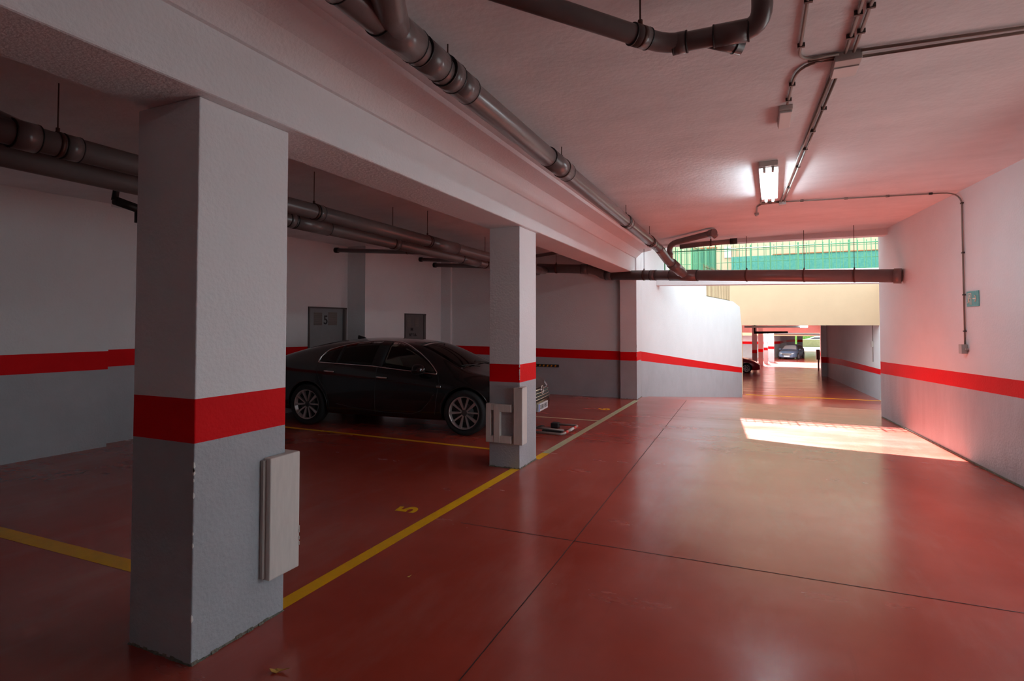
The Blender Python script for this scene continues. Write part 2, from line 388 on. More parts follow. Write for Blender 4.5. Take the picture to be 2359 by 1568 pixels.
p1 = pillar(-2.90, 1.80, -2.442, 2.355, 1.035, 1.245, 2.70, 'big red striped pillar in the foreground with single upright foam guard', PG)
p2 = pillar(-2.785, 5.66, -2.41, 6.16, 0.955, 1.155, 2.70, 'red striped pillar in front of the black sedan carrying two foam guards', PG)
p3 = pillar(-2.70, 11.88, -2.343, 12.42, 0.825, 1.01, CZ, 'far red striped pillar at the garage mouth beside the bright ramp wall', PG)

# ------------------------------------------------------------------ foam guards on the pillars
root = empty('corner_guard', (-2.42, 2.33, 0.23), 0, 'tall white foam corner guard on the foreground pillar, chipped on its outer edge', 'corner guard', 'white foam guards on pillars')
mb = MB()
mb.prism([(-0.0215, -0.125), (0.03, -0.125), (0.03, 0.085), (-0.16, 0.085), (-0.16, 0.026), (-0.0215, 0.026)], 0, 0.65, 'foam')
mb.build('front_pad', root, bevel=0.006)
mb = MB(); mb.box((-0.0215, -0.145, 0.012), (0.0, -0.125, 0.64), 'foamin'); mb.build('side_flange', root, bevel=0.003)
mb = MB()
for z in (0.12, 0.15, 0.19, 0.21): mb.box((0.024, 0.074 + 0.006 * random.random(), z), (0.0315, 0.0865, z + 0.02), 'foamin')
mb.build('torn_edge', root)
root = empty('corner_guard', (-2.41, 5.66, 0.275), 0, 'tall white foam corner guard wrapped on the pillar by the black sedan', 'corner guard', 'white foam guards on pillars')
mb = MB(); mb.prism([(-0.055, -0.055), (0.055, -0.055), (0.055, 0.085), (0.001, 0.085), (0.001, -0.001), (-0.055, -0.001)], 0, 0.625, 'foam'); mb.build('corner_pad', root, bevel=0.008)
mb = MB(); mb.box((0.004, -0.06, 0.622), (0.06, 0.06, 0.632), 'foam'); mb.build('torn_cap', root, bevel=0.002)
root = empty('door_edge_guard', (-2.63, 5.66, 0.28), 0, 'pale foam guard shaped like a bracket with a slot, left of the corner guard', 'wall guard')
mb = MB()
mb.box((-0.175, -0.05, 0.0), (-0.115, 0, 0.43), 'foam'); mb.box((-0.115, -0.05, 0.0), (-0.078, 0, 0.075), 'foam'); mb.box((-0.115, -0.05, 0.36), (-0.078, 0, 0.43), 'foam')
mb.box((-0.175, 0.0, 0.0), (-0.1555, 0.10, 0.43), 'foam')
mb.build('slotted_pad', root, bevel=0.004)
mb = MB(); mb.box((-0.078, -0.053, 0.0), (0.0, 0, 0.43), 'foam'); mb.box((0.0, -0.053, 0.0), (0.138, 0, 0.08), 'foam'); mb.box((0.0, -0.053, 0.345), (0.138, 0, 0.43), 'foam'); mb.build('bracket_pad', root, bevel=0.005)

# ------------------------------------------------------------------ doors in the left wall
def steel_door(name, y0, y1, ztop, X, face, txt, pan, ang=90):
    root = empty(name, (X, y0, 0), math.radians(ang), kind='structure')   # local x runs along +Y, local -y faces the room
    w = y1 - y0
    mb = MB()
    mb.box((0, -0.012, 0), (0.035, 0.06, ztop), 'frame'); mb.box((w - 0.11, -0.012, 0), (w - 0.06, 0.06, ztop), 'frame'); mb.box((0, -0.012, ztop - 0.03), (w, 0.06, ztop), 'frame')
    mb.box((w - 0.06, -0.006, 0), (w, 0.06, ztop - 0.03), 'louver')
    mb.build('door_frame', root)
    mb = MB(); mb.box((0.035, -0.004, 0.005), (w - 0.11, 0.05, ztop - 0.03), face); mb.build('door_leaf', root)
    for (a, b, c, d) in pan:
        mb = MB(); mb.box((a, -0.008, c), (b, -0.002, d), 'louver')
        n = 9
        for i in range(n):
            z = c + (d - c) * (i + 0.5) / n
            mb.hexa([(a + .008, -0.016, z - 0.006), (b - .008, -0.016, z - 0.006), (b - .008, -0.004, z), (a + .008, -0.004, z), (a + .008, -0.016, z - 0.002), (b - .008, -0.016, z - 0.002), (b - .008, -0.004, z + 0.006), (a + .008, -0.004, z + 0.006)], 'louver')
        mb.build('louvre', root)
    for (s, size, x, z, sx) in txt:
        text_mesh('lettering', s, size, 'ink', root, (x, -0.007, z), (PI / 2, 0, 0), sx=sx, bold=0.004)
    return root
steel_door('door_1', 8.0, 9.0, 1.94, -7.752, 'steel', [('5', 0.24, 0.43, 1.68, 0.95)], [(0.13, 0.34, 1.585, 1.83), (0.50, 0.73, 1.585, 1.84)], ang=86.7)
steel_door('door_2', 10.40, 11.27, 1.85, -7.243, 'steel2', [('M', 0.09, 0.28, 1.485, 1.4), ('N.º 6 A.', 0.09, 0.32, 1.36, 1.0)], [(0.08, 0.25, 1.55, 1.76), (0.40, 0.56, 1.55, 1.76)])

# hazard strip on the end wall
root = empty('hazard_strip', (-4.95, 12.045, 0.62), 0, 'black and orange striped bumper strip low on the end wall behind the black sedan', 'bumper strip')
mb = MB(); mb.box((0, -0.025, 0), (0.80, 0.0, 0.062), 'black'); mb.build('rubber_strip', root)
for i in range(8):
    x = 0.03 + i * 0.095
    mb = MB(); mb.hexa([(x, -0.0265, 0.012), (x + 0.035, -0.0265, 0.012), (x + 0.035, -0.024, 0.012), (x, -0.024, 0.012), (x + 0.018, -0.0265, 0.05), (x + 0.053, -0.0265, 0.05), (x + 0.053, -0.024, 0.05), (x + 0.018, -0.024, 0.05)], 'hazard'); mb.build('orange_stripe', root)

# ------------------------------------------------------------------ drain pipes
def arc(p0, p1, p2, n=6, f=0.5):
    p0, p1, p2 = Vector(p0), Vector(p1), Vector(p2)
    return [tuple((1 - t) ** 2 * p0 + 2 * t * (1 - t) * p1 + t * t * p2) for t in [i / n for i in range(n + 1)]]
def lerp(a, b, t): return tuple(a[i] + (b[i] - a[i]) * t for i in range(3))
def sleeve(parent, a, b, r, k='pvc', name='coupling'):
    mb = MB(); mb.tube([a, b], r, k, 24)
    d = (Vector(b) - Vector(a)).normalized() * 0.006
    mb.tube([Vector(a) - d, Vector(a) + d * 0.2], r * 1.02, 'pvcdark', 24); mb.tube([Vector(b) - d * 0.2, Vector(b) + d], r * 1.02, 'pvcdark', 24)
    return mb.build(name, parent)
def hanger(parent, p, r, ztop, ringdir):
    mb = MB(); p = Vector(p); d = Vector(ringdir).normalized() * 0.012
    mb.tube([p - d, p + d], r * 1.06, 'rod', 24)
    mb.tube([p + Vector((0, 0, r)), Vector((p.x, p.y, ztop))], 0.0045, 'rod', 8)
    mb.tube([p + Vector((0, 0, r * 0.95)), p + Vector((0, 0, r + 0.03))], 0.012, 'rod', 8)
    return mb.build('pipe_hanger', parent)
def pipe_thing(label, cat='pipe', group=None): return empty('drain_pipe', (0, 0, 0), 0, label, cat, group)

# A: long pipe hung beside the beam, running towards the exit
r = pipe_thing('long grey drain pipe slung under the ceiling along the right side of the beam')
A0, A1 = (-1.60, 1.2, 3.045), (-1.575, 9.95, 2.955)
mb = MB(); mb.tube([A0, (-1.60, 1.95, 3.03)] + [A1], 0.078, 'pvc', 28); mb.build('pipe_run', r)
def atA(y): return lerp(A0, A1, (y - A0[1]) / (A1[1] - A0[1]))
sleeve(r, atA(2.08), atA(2.36), 0.090); sleeve(r, atA(2.42), atA(2.60), 0.086); sleeve(r, atA(2.66), atA(2.76), 0.090, name='clamp_coupling'); sleeve(r, atA(2.78), atA(2.94), 0.084)
sleeve(r, atA(4.35), atA(4.85), 0.084); sleeve(r, atA(1.55), atA(1.80), 0.088); sleeve(r, atA(7.3), atA(7.5), 0.084); sleeve(r, atA(9.2), atA(9.4), 0.084)
mb = MB(); mb.tube([(-1.595, 2.20, 3.03), (-1.50, 2.02, 3.035), (-1.36, 1.78, 3.05), (-1.22, 1.50, 3.07)], 0.076, 'pvc', 24)
mb.tube([(-1.392, 1.832, 3.047), (-1.38, 1.812, 3.048)], 0.09, 'pvcdark', 24); mb.tube([(-1.37, 1.80, 3.05), (-1.30, 1.66, 3.06)], 0.086, 'pvcring', 24); mb.build('branch', r)
for y in (2.70, 4.70, 7.35, 9.1): hanger(r, atA(y), 0.084, CZ, (0, 1, 0))
# drop of A into the cross pipe, with its upright side branch
mb = MB(); mb.tube([A1] + arc(A1, (-1.565, 10.15, 2.93), (-1.50, 10.45, 2.80), 4)[1:] + [(-1.26, 10.92, 2.56)], 0.080, 'pvc', 24)
mb.tube([(-1.44, 10.58, 2.74), (-1.30, 10.84, 2.60)], 0.098, 'pvc', 24); mb.build('drop_bend', r)
mb = MB(); mb.tube([(-1.47, 10.55, 2.76), (-1.455, 10.50, 2.92)] + arc((-1.455, 10.50, 2.98), (-1.45, 10.48, 3.08), (-1.32, 10.40, 3.10), 5) + [(-0.68, 9.72, 3.115)], 0.050, 'pvc', 20)
mb.tube([(-1.46, 10.50, 2.82), (-1.455, 10.50, 2.92)], 0.062, 'pvc', 20)
mb.tube([(-0.70, 9.75, 3.115), (-0.62, 9.66, 3.12)], 0.062, 'pvc', 20); mb.tube([(-0.655, 9.70, 3.115), (-0.60, 9.74, 3.06)], 0.05, 'pvc', 20)
mb.build('side_branch', r)

r = pipe_thing('short grey waste pipe with open grey end under the ceiling at the exit')
mb = MB(); mb.tube([(-1.30, 10.75, 3.06), (-0.85, 10.72, 3.085), (-0.36, 10.70, 3.10)], 0.045, 'pvc', 20); mb.build('pipe_run', r)
mb = MB(); mb.tube([(-0.42, 10.70, 3.098), (-0.30, 10.70, 3.102)], 0.054, 'pvcdark', 20); mb.build('pipe_socket', r)
hanger(r, (-0.75, 10.72, 3.088), 0.05, CZ, (1, 0, 0))

# cross pipe across the mouth of the garage
r = pipe_thing('thick grey drain pipe crossing the whole garage mouth from wall to wall')
XA, XB = (-2.95, 11.72, 2.665), (2.02, 10.16, 2.345)
Ym = lambda x: XA[1] + (XB[1] - XA[1]) * (x - XA[0]) / (XB[0] - XA[0]); Zm = lambda x: XA[2] + (XB[2] - XA[2]) * (x - XA[0]) / (XB[0] - XA[0])
mb = MB(); mb.tube([XA, XB], 0.103, 'pvc', 32); mb.build('pipe_run', r)
def xs(x): return (x, Ym(x), Zm(x))
sleeve(r, xs(-2.95), xs(-2.80), 0.112); sleeve(r, xs(-1.55), xs(-1.02), 0.110); sleeve(r, xs(-1.95), xs(-1.85), 0.107)
mb = MB(); mb.tube([xs(1.95), (2.045, Ym(2.03), Zm(2.03))], 0.118, 'pvc', 32); mb.build('wall_collar', r)
for x in (-2.1, -0.15, 0.75, 1.45): hanger(r, xs(x), 0.104, CZ, (1, -0.25, 0))
mb = MB(); mb.tube([XA, (-3.04, 11.72, 2.69), (-3.16, 11.71, 2.76), (-3.3, 11.69, 2.80), (-4.50, 11.60, 2.87)], 0.100, 'pvc', 28); mb.build('left_run', r)
sleeve(r, (-3.36, 11.69, 2.805), (-3.50, 11.68, 2.812), 0.110)
hanger(r, (-4.05, 11.58, 2.84), 0.104, CZ, (1, 0, 0))

# two long pipes over the parking bays
def long_pipe(label, P, rad, hang, sl, group):
    r = pipe_thing(label, group=group); mb = MB(); mb.tube(P, rad, 'pvc', 26); mb.build('pipe_run', r)
    a, b = P[0], P[1]
    at = lambda y: lerp(a, b, (y - a[1]) / (b[1] - a[1]))
    for y in hang: hanger(r, at(y), rad * 1.05, CZ, (0, 1, 0))
    for y0, y1 in sl: sleeve(r, at(y0), at(y1), rad * 1.09)
    return r, at
ra, atP = long_pipe('upper of two long grey drain pipes hanging above the parking bays', [(-4.22, -6.0, 2.82), (-4.22, 10.9, 2.755), (-4.30, 11.5, 2.80)], 0.078, (-3.0, 2.10, 4.42, 6.6, 8.9), [(2.13, 2.22), (4.45, 4.52), (6.65, 7.4), (8.6, 9.6)], 'pair of long drain pipes over the parking bays')
rb, atQ = long_pipe('lower of two long grey drain pipes hanging above the parking bays', [(-4.52, -6.0, 2.72), (-4.52, 10.9, 2.705), (-4.45, 11.5, 2.78)], 0.078, (-2.0, 3.4, 6.2, 9.0), [(4.35, 4.42), (4.45, 4.95), (6.2, 6.3), (8.1, 8.7)], 'pair of long drain pipes over the parking bays')
mb = MB(); mb.tube([atP(1.95), (-4.42, 1.55, 2.96), (-4.60, 1.25, 3.10), (-4.72, 1.05, 3.19)], 0.078, 'pvc', 24); mb.build('branch', ra); sleeve(ra, atP(1.85), atP(1.98), 0.092)

def thin_pipe(label, P, rad, group=None):
    r = pipe_thing(label, group=group); mb = MB(); mb.tube(P, rad, 'pvc', 18); mb.build('pipe_run', r)
    mb = MB(); d = lerp(P[0], P[1], 0.025); mb.tube([P[0], d], rad * 1.3, 'pvcdark', 18); mb.build('wall_collar', r)
    m = lerp(P[0], P[-1], 0.55); hanger(r, m, rad, CZ, (1, 0, 0)); return r
TG = 'thin branch pipes from the left wall'
thin_pipe('thin dark branch pipe leaving the left wall above the door marked 5', [(-7.72, 8.68, 3.09), (-4.60, 8.72, 2.86)], 0.042, TG)
thin_pipe('thin dark branch pipe leaving the wall above the second grey door', [(-7.24, 11.0, 3.13), (-4.60, 11.02, 2.93)], 0.042, TG)
thin_pipe('thin dark branch pipe lowest and farthest along the left wall', [(-7.24, 11.62, 3.06), (-4.60, 11.60, 2.88)], 0.048, TG)
thin_pipe('thin black pipe near the ceiling seen between second pillar and beam', [(-4.6, 10.90, 3.02), (-2.95, 10.55, 3.12)], 0.035)
r = pipe_thing('small square-bent black waste pipe near the ceiling of the left bay')
mb = MB(); mb.tube([(-6.0, 3.52, 3.2), (-6.0, 3.52, 3.02), (-6.0, 3.50, 2.87)], 0.03, 'pvcdark', 16); mb.tube([(-6.0, 3.50, 2.87), (-6.0, 3.95, 2.79)], 0.045, 'pvcdark', 16); mb.build('pipe_run', r)
mb = MB(); mb.tube([(-6.0, 3.74, 2.85), (-6.0, 3.74, 2.68)], 0.036, 'pvcdark', 16); mb.build('pipe_socket', r)

# waste pipe near the top edge of the photo
r = pipe_thing('dark waste pipe with angled bend and capped stub under the near ceiling')
mb = MB(); mb.tube([(-1.62, 1.30, 3.03), (-0.46, 2.72, 2.995)] + arc((-0.46, 2.72, 2.995), (-0.395, 2.80, 2.992), (-0.29, 2.80, 2.99), 4)[1:] + [(-0.05, 2.795, 2.985)] + arc((-0.05, 2.795, 2.985), (0.04, 2.79, 2.985), (0.04, 2.74, 3.06), 6)[1:] + [(0.04, 2.70, 3.2)], 0.046, 'pvc', 24); mb.build('pipe_run', r)
sleeve(r, (-0.53, 2.635, 2.997), (-0.475, 2.70, 2.995), 0.053); sleeve(r, (-0.36, 2.80, 2.99), (-0.30, 2.80, 2.99), 0.052); sleeve(r, (-0.17, 2.798, 2.988), (-0.02, 2.795, 2.985), 0.052)
mb = MB(); mb.tube([(-0.20, 2.805, 2.985), (-0.05, 2.885, 2.955)], [0.040, 0.042], 'pvc', 20); mb.tube([(-0.085, 2.866, 2.962), (-0.080, 2.869, 2.961)], 0.044, 'pvcdark', 20); mb.build('stub', r)
hanger(r, (-0.50, 2.67, 2.996), 0.05, CZ, (1, 1.2, 0))

# ------------------------------------------------------------------ conduits, boxes and light fittings on the ceiling
def clipset(parent, pts, k=0.012):
    for p in pts:
        mb = MB(); mb.box((-k * 1.6, -0.008, -0.012), (k * 1.6, 0.008, 0.012), 'clip'); o = mb.build('clip', parent); o.location = p
def conduit(label, runs, clips=(), group='electrical conduits on the ceiling', rad=0.009):
    r = empty('conduit', (0, 0, 0), 0, label, 'conduit', group)
    for P in runs:
        mb = MB(); mb.tube(P, rad, 'conduit', 12); mb.build('tube', r)
    clipset(r, clips); return r
z = 3.185
conduit('pair of parallel conduits coming over the camera into the junction box', [[(0.515, -4, z), (0.492, 3.70, z)], [(0.565, -4, z), (0.535, 3.70, z)]], [(0.492, 3.25, z), (0.54, 3.2, z), (0.49, 3.5, z), (0.536, 3.46, z), (0.5, 1, z)])
conduit('pair of conduits running from junction box to the right wall', [[(0.57, 3.70, z), (1.33, 3.765, z), (2.64, 3.86, z)], [(0.57, 3.79, z), (1.35, 3.83, z), (2.63, 3.93, z)]], [])
conduit('conduit bending back along the ceiling left of the junction box', [[(0.46, 3.70, z)] + arc((0.32, 3.70, z), (0.25, 3.68, z), (0.247, 3.58, z), 5) + [(0.25, -4, z)]], [(0.25, 3.5, z), (0.25, 3.02, z)])
conduit('curved conduit from junction box to the small emergency light', [[(0.46, 3.76, z)] + arc((0.36, 3.76, z), (0.24, 3.78, z), (0.235, 4.02, z), 6) + [(0.222, 4.40, z)], [(0.46, 3.73, z), (0.30, 3.73, z)]], [(0.233, 4.05, z), (0.225, 4.32, z), (0.36, 3.745, z)])
conduit('pair of long conduits from junction box to the small box by the lamp', [[(0.455, 3.95, z), (0.305, 7.88, z)], [(0.49, 3.95, z), (0.345, 7.88, z)]], [(0.47, 4.6, z), (0.44, 5.1, z), (0.40, 6.2, z), (0.36, 7.1, z), (0.42, 5.6, z)])
r = conduit('conduit crossing to the right wall then dropping to a switch box', [[(0.36, 7.92, z), (2.06, 8.17, z)] + arc((2.06, 8.17, z), (2.235, 8.17, z), (2.245, 8.13, 3.05), 6)[1:] + [(2.246, 8.13, 1.36)]],
            [(0.55, 7.95, z), (1.05, 8.03, z), (1.5, 8.09, z), (1.95, 8.15, z)])
for zz in (3.04, 2.45, 1.95, 1.52):
    mb = MB(); mb.box((-0.012, -0.02, -0.008), (0.014, 0.02, 0.008), 'clip'); o = mb.build('clip', r); o.location = (2.246, 8.13, zz)
conduit('short conduits linking the small box with lamp end and sensor', [[(0.29, 7.91, z), (0.07, 7.89, z), (0.075, 7.62, z)], [(0.29, 7.94, z), (0.08, 7.95, z), (0.03, 8.10, z), (0.02, 8.60, z)]], [(0.18, 7.92, z)])
root = empty('junction_box', (0.51, 3.82, 3.2), 0, 'square pale junction box where the ceiling conduits meet', 'junction box')
mb = MB(); mb.box((-0.07, -0.11, -0.055), (0.07, 0.13, 0), 'box'); mb.build('box_body', root, bevel=0.004)
mb = MB(); mb.box((-0.066, -0.02, -0.062), (0.066, 0.126, -0.055), 'plastic'); mb.build('box_lid', root, bevel=0.002)
root = empty('junction_box', (0.325, 7.92, 3.2), 0, 'small grey junction box past the fluorescent lamp', 'junction box')
mb = MB(); mb.box((-0.04, -0.04, -0.05), (0.04, 0.04, 0), 'box'); mb.build('box_body', root, bevel=0.004)
mb = MB(); mb.box((-0.042, -0.042, -0.056), (0.042, 0.042, -0.05), 'plastic'); mb.build('box_lid', root)
root = empty('ceiling_sensor', (0.02, 8.65, 3.2), 0, 'tiny pale sensor at the end of a short conduit beyond the lamp', 'sensor')
mb = MB(); mb.box((-0.03, -0.03, -0.025), (0.03, 0.03, 0), 'box'); mb.build('base', root)
mb = MB(); mb.lathe([(-0.05, 0.008), (-0.042, 0.02), (-0.025, 0.026)], 'plastic', 20, 'Z'); mb.build('lens', root)
root = empty('switch_box', (2.246, 8.13, 1.31), math.radians(5.4), 'grey switch box at the foot of the conduit on the right wall', 'switch')
mb = MB(); mb.box((-0.05, -0.04, -0.055), (0.012, 0.04, 0.055), 'box'); mb.build('box_body', root, bevel=0.005)
mb = MB(); mb.box((-0.02, -0.075, -0.012), (0.005, -0.045, 0.012), 'box'); mb.build('plug', root)
root = empty('emergency_light', (0.215, 4.64, 3.2), 0, 'small unlit white emergency light on the ceiling', 'emergency light')
mb = MB(); mb.box((-0.045, -0.19, -0.035), (0.045, 0.19, 0), 'box'); mb.build('housing', root, bevel=0.004)
mb = MB(); mb.box((-0.042, -0.17, -0.052), (0.042, 0.187, -0.035), 'plastic'); mb.build('cover', root, bevel=0.006)

def lamp(x, y, label):
    root = empty('fluorescent_lamp', (x, y, 3.2), math.radians(-1.5), label, 'lamp', 'twin-tube fluorescent lamps on the ceiling')
    mb = MB(); mb.box((-0.085, -0.80, -0.05), (0.085, 0.80, 0), 'box'); mb.build('housing', root, bevel=0.006)
    for s in (-1, 1):
        mb = MB(); mb.tube([(s * 0.038, -0.70, -0.082), (s * 0.038, 0.72, -0.082)], 0.015, 'tube', 12); mb.build('tube', root)
        for y_ in (-0.74, 0.76):
            mb = MB(); mb.box((s * 0.038 - 0.012, y_ - 0.045, -0.10), (s * 0.038 + 0.012, y_ + 0.02, -0.05), 'box'); mb.build('lamp_holder', root)
    mb = MB(); mb.box((-0.088, -0.76, -0.056), (0.088, 0.78, -0.0505), 'diff'); mb.build('reflector', root)
    return root
lamp(0.145, 6.72, 'lit twin-tube fluorescent lamp on the ceiling ahead, beside the long conduits')
lamp(0.10, -6.0, 'added twin-tube fill lamp on the ceiling, unseen behind the camera')  # extra lamp added as fill for the near garage

# exit sign on the right wall
root = empty('exit_sign', (rw(7.93) - 0.004, 7.93, 1.895), math.radians(5.4), 'small faded green emergency exit sign with running figure and arrow on right wall', 'sign')
mb = MB(); mb.box((-0.004, -0.145, -0.088), (0.004, 0.145, 0.088), 'signgreen'); mb.build('panel', root)
mb = MB()   # local y decreases to the right as seen from the room
def sbox(a, b, c, d, k='signwhite'): mb.box((-0.006, a, c), (-0.0035, b, d), k)
sbox(0.028, 0.115, 0.055, 0.066); sbox(0.104, 0.115, -0.03, 0.055); sbox(0.028, 0.038, -0.07, 0.055)           # door outline
mb.lathe([(-0.006, 0.014), (-0.0035, 0.014)], 'signwhite', 14, 'X', (0, 0.075, 0.034))
def limb(a, b, w): mb.tube([(-0.0045, a[0], a[1]), (-0.0045, b[0], b[1])], w, 'signwhite', 6)
limb((0.075, 0.018), (0.085, -0.018), 0.008); limb((0.085, -0.018), (0.060, -0.035), 0.006); limb((0.060, -0.035), (0.062, -0.062), 0.005); limb((0.085, -0.018), (0.105, -0.045), 0.006); limb((0.105, -0.045), (0.12, -0.045), 0.005); limb((0.076, 0.012), (0.052, 0.0), 0.004); limb((0.076, 0.012), (0.10, 0.0), 0.004)
mb.build('running_figure', root)
mb = MB(); sbox(-0.085, -0.005, -0.006, 0.008); limb((-0.09, 0.001), (-0.062, 0.036), 0.006); limb((-0.09, 0.001), (-0.062, -0.034), 0.006); mb.build('arrow', root)

# folded parking barrier
root = empty('parking_barrier', (-2.52, 7.83, 0), 0, 'folded down tubular parking barrier with red and white end bar behind second pillar', 'parking barrier')
R = 0.018
mb = MB(); mb.tube([(-0.55, -0.36, 0.05), (-0.06, -0.37, 0.05)] + arc((-0.06, -0.37, 0.05), (0.0, -0.37, 0.05), (0.0, -0.30, 0.05), 5)[1:] + [(0.0, 0.30, 0.05)] + arc((0.0, 0.30, 0.05), (0.0, 0.37, 0.05), (-0.06, 0.37, 0.05), 5)[1:] + [(-0.33, 0.36, 0.05)], R, 'barsteel', 14); mb.build('hoop', root)
for i, k in enumerate(('pinkred', 'barwhite', 'pinkred')):
    mb = MB(); y = -0.24 + i * 0.19; mb.tube([(0, y, 0.05), (0, y + (0.10 if k == 'pinkred' else 0.17), 0.05)], R * 1.12, k, 14); mb.build('reflective_band', root)
mb = MB(); mb.box((-0.42, 0.29, 0), (-0.30, 0.42, 0.075), 'carin'); mb.build('hinge_box', root, bevel=0.01)
mb = MB(); mb.box((-0.62, -0.43, 0), (-0.50, -0.31, 0.07), 'carin'); mb.build('hinge_box', root, bevel=0.01)
mb = MB(); mb.tube([(-0.62, -0.05, 0.055), (-0.07, -0.10, 0.05)], 0.016, 'barsteel', 12); mb.box((-0.40, -0.13, 0.0), (-0.10, -0.05, 0.045), 'carin'); mb.build('middle_arm', root)
mb = MB(); mb.box((-0.62, -0.40, 0), (-0.56, 0.40, 0.012), 'carin'); mb.build('base_plate', root)

# dry leaf on the floor
def leaf(x, y, s, rz, label):
    mb = MB(); mb.mi('leaf')
    pts = [(-1, 0, .35), (-.55, .30, .1), (-.2, .22, .25), (.3, .34, .12), (1.25, .06, .45), (.35, -.08, .22), (-.1, -.20, .02), (-.6, -.28, .2)]
    top = [mb.bm.verts.new((p[0] * s, p[1] * s, p[2] * s + 0.003)) for p in pts]; bot = [mb.bm.verts.new((p[0] * s, p[1] * s, p[2] * s)) for p in pts]
    c1 = mb.bm.verts.new((0, 0.05 * s, 0.004)); c0 = mb.bm.verts.new((0, 0.05 * s, 0.0005))
    for i in range(8):
        j = (i + 1) % 8
        mb.bm.faces.new([c1, top[i], top[j]]); mb.bm.faces.new([c0, bot[j], bot[i]]); mb.bm.faces.new([top[i], bot[i], bot[j], top[j]])
    o = mb.build('dry_leaf'); o.location = (x, y, 0.001); o.rotation_euler = (0, 0, rz); tag(o, label, 'leaf', 'fallen dry leaves')
leaf(-2.03, 1.93, 0.042, 0.35, 'curled ochre leaf on the red floor near the foreground pillar')
leaf(-2.03, 2.98, 0.014, 1.2, 'tiny dry leaf on red floor right of the yellow line')

# ------------------------------------------------------------------ outside: ramp walls, bridge, terrace, house
rz_ = ramp_z
# left ramp wall, diagonal
pts = [(-2.343, 12.30), (-2.343, 12.42), (-2.045, 14.5), (-2.04, 14.53), (-1.46, 18.62), (-1.455, 18.65), (-0.80, 22.55), (-0.60, 23.75), (-0.55, 23.95)]
def sb(y): return 0.805 + (-0.325 - 0.805) * (y - 12.3) / 11.65
def stt(y): return 1.01 + (-0.115 - 1.01) * (y - 12.3) / 11.65
tops = [3.62, 3.62, 3.62, 2.98, 2.98, 2.50, 2.47, 2.30, 1.55]
struct(band_wall('wall_ramp_left', pts, [(rz_(p[1]) - 0.15, sb(p[1]), stt(p[1]), t) for p, t in zip(pts, tops)], 1, 0.35))
mb = MB(); mb.box((-4.5, 12.4, 3.62), (-0.62, 14.5, 10.0), 'white'); struct(mb.build('wall_sun_blocker'))  # unseen block added to cut off the left edge of the sun patch
# right ramp wall (hidden behind the corner, bounds the ramp)
pts = [(2.35, 11.42), (4.42, 25.2)]
struct(band_wall('wall_ramp_right', pts, [(rz_(p[1]) - 0.15, sb(p[1]) , stt(p[1]), 3.3) for p in pts], -1, 0.35))
# beam bridging the ramp, carrying the green railing
mb = MB(); mb.prism([(-2.30, 13.5), (2.62, 13.5), (2.62, 13.78), (-2.30, 13.78)], [2.535, 2.45, 2.45, 2.535], [2.84, 2.77, 2.77, 2.84], 'white')
tag(mb.build('ramp_beam', bevel=0.01), 'slim white concrete beam spanning the ramp below the green railing', 'beam')
def fence(name, p0, p1, z0, z1, spacing, k, label, rails, every=0, bar=0.009, post=0.02, zb=None):
    p0, p1 = Vector(p0), Vector(p1); L = (p1 - p0).length; n = max(2, int(L / spacing)); root = empty(name, (0, 0, 0), 0, label, 'fence')
    f0 = z0 if isinstance(z0, tuple) else (z0, z0); f1 = z1 if isinstance(z1, tuple) else (z1, z1)
    for i in range(n + 1):
        t = i / n; p = p0.lerp(p1, t); a = f0[0] + (f0[1] - f0[0]) * t; b = f1[0] + (f1[1] - f1[0]) * t
        is_post = every and i % every == 0; w = post if is_post else bar
        mb = MB(); mb.box((p.x - w, p.y - w, a), (p.x + w, p.y + w, b + (0.03 if is_post else 0)), k); mb.build('post' if is_post else 'bar', root)
    for fr in rails:
        mb = MB(); pts_ = []
        a = f0[0] + (f1[0] - f0[0]) * fr; b = f0[1] + (f1[1] - f0[1]) * fr
        mb.tube([(p0.x, p0.y, a), (p1.x, p1.y, b)], 0.012, k, 6); mb.build('rail', root)
    return root
fence('railing', (-2.0, 13.60), (2.60, 13.60), 2.77, 3.62, 0.125, 'greenpaint', 'green railing of thin upright bars standing on the slim ramp beam', [0.02, 0.66, 0.86], every=9, bar=0.006, post=0.013)
fence('railing', (-2.12, 14.8), (-1.62, 18.5), 2.98, 4.05, 0.13, 'greenpaint', 'green railing on the tall part of the left ramp wall', [0.05, 0.92], every=10, bar=0.006, post=0.013)
fence('railing', (-1.55, 18.8), (-0.93, 22.6), (2.50, 2.47), (3.55, 3.55), 0.17, 'ochrepaint', 'ochre painted railing on the low end of left ramp wall', [0.04, 0.93], every=0, bar=0.008)
# facade of the second building with its opening
mb = MB()
mb.box((-9, 25.25, 1.565), (9, 25.6, 3.42), 'orange')
mb.box((-9, 25.25, -1.6), (-0.56, 25.6, 1.565), 'orange'); mb.box((4.40, 25.25, -1.6), (9, 25.6, 1.565), 'orange')
struct(mb.build('wall_facade'))
mb = MB(); mb.box((-10, 25.6, 3.12), (10, 31, 3.42), 'road'); struct(mb.build('floor_terrace'))
fence('railing', (-3.8, 25.5), (7.0, 25.5), 3.42, 4.95, 0.30, 'greenpaint', 'far green railing along the terrace above the ochre facade', [0.03, 0.55, 0.88], every=6, bar=0.012, post=0.03)
# screen
mb = MB(); mb.box((-1.03, 27.45, 3.42), (7.5, 27.55, 4.72), 'mesh'); tag(mb.build('privacy_screen'), 'long mottled green privacy screen behind the terrace railing', 'screen')
mb = MB(); mb.box((0.7, 27.40, 4.72), (7.5, 27.6, 4.76), 'lintel'); tag(mb.build('screen_rail'), 'thin brown rail along the top of the green screen', 'rail')
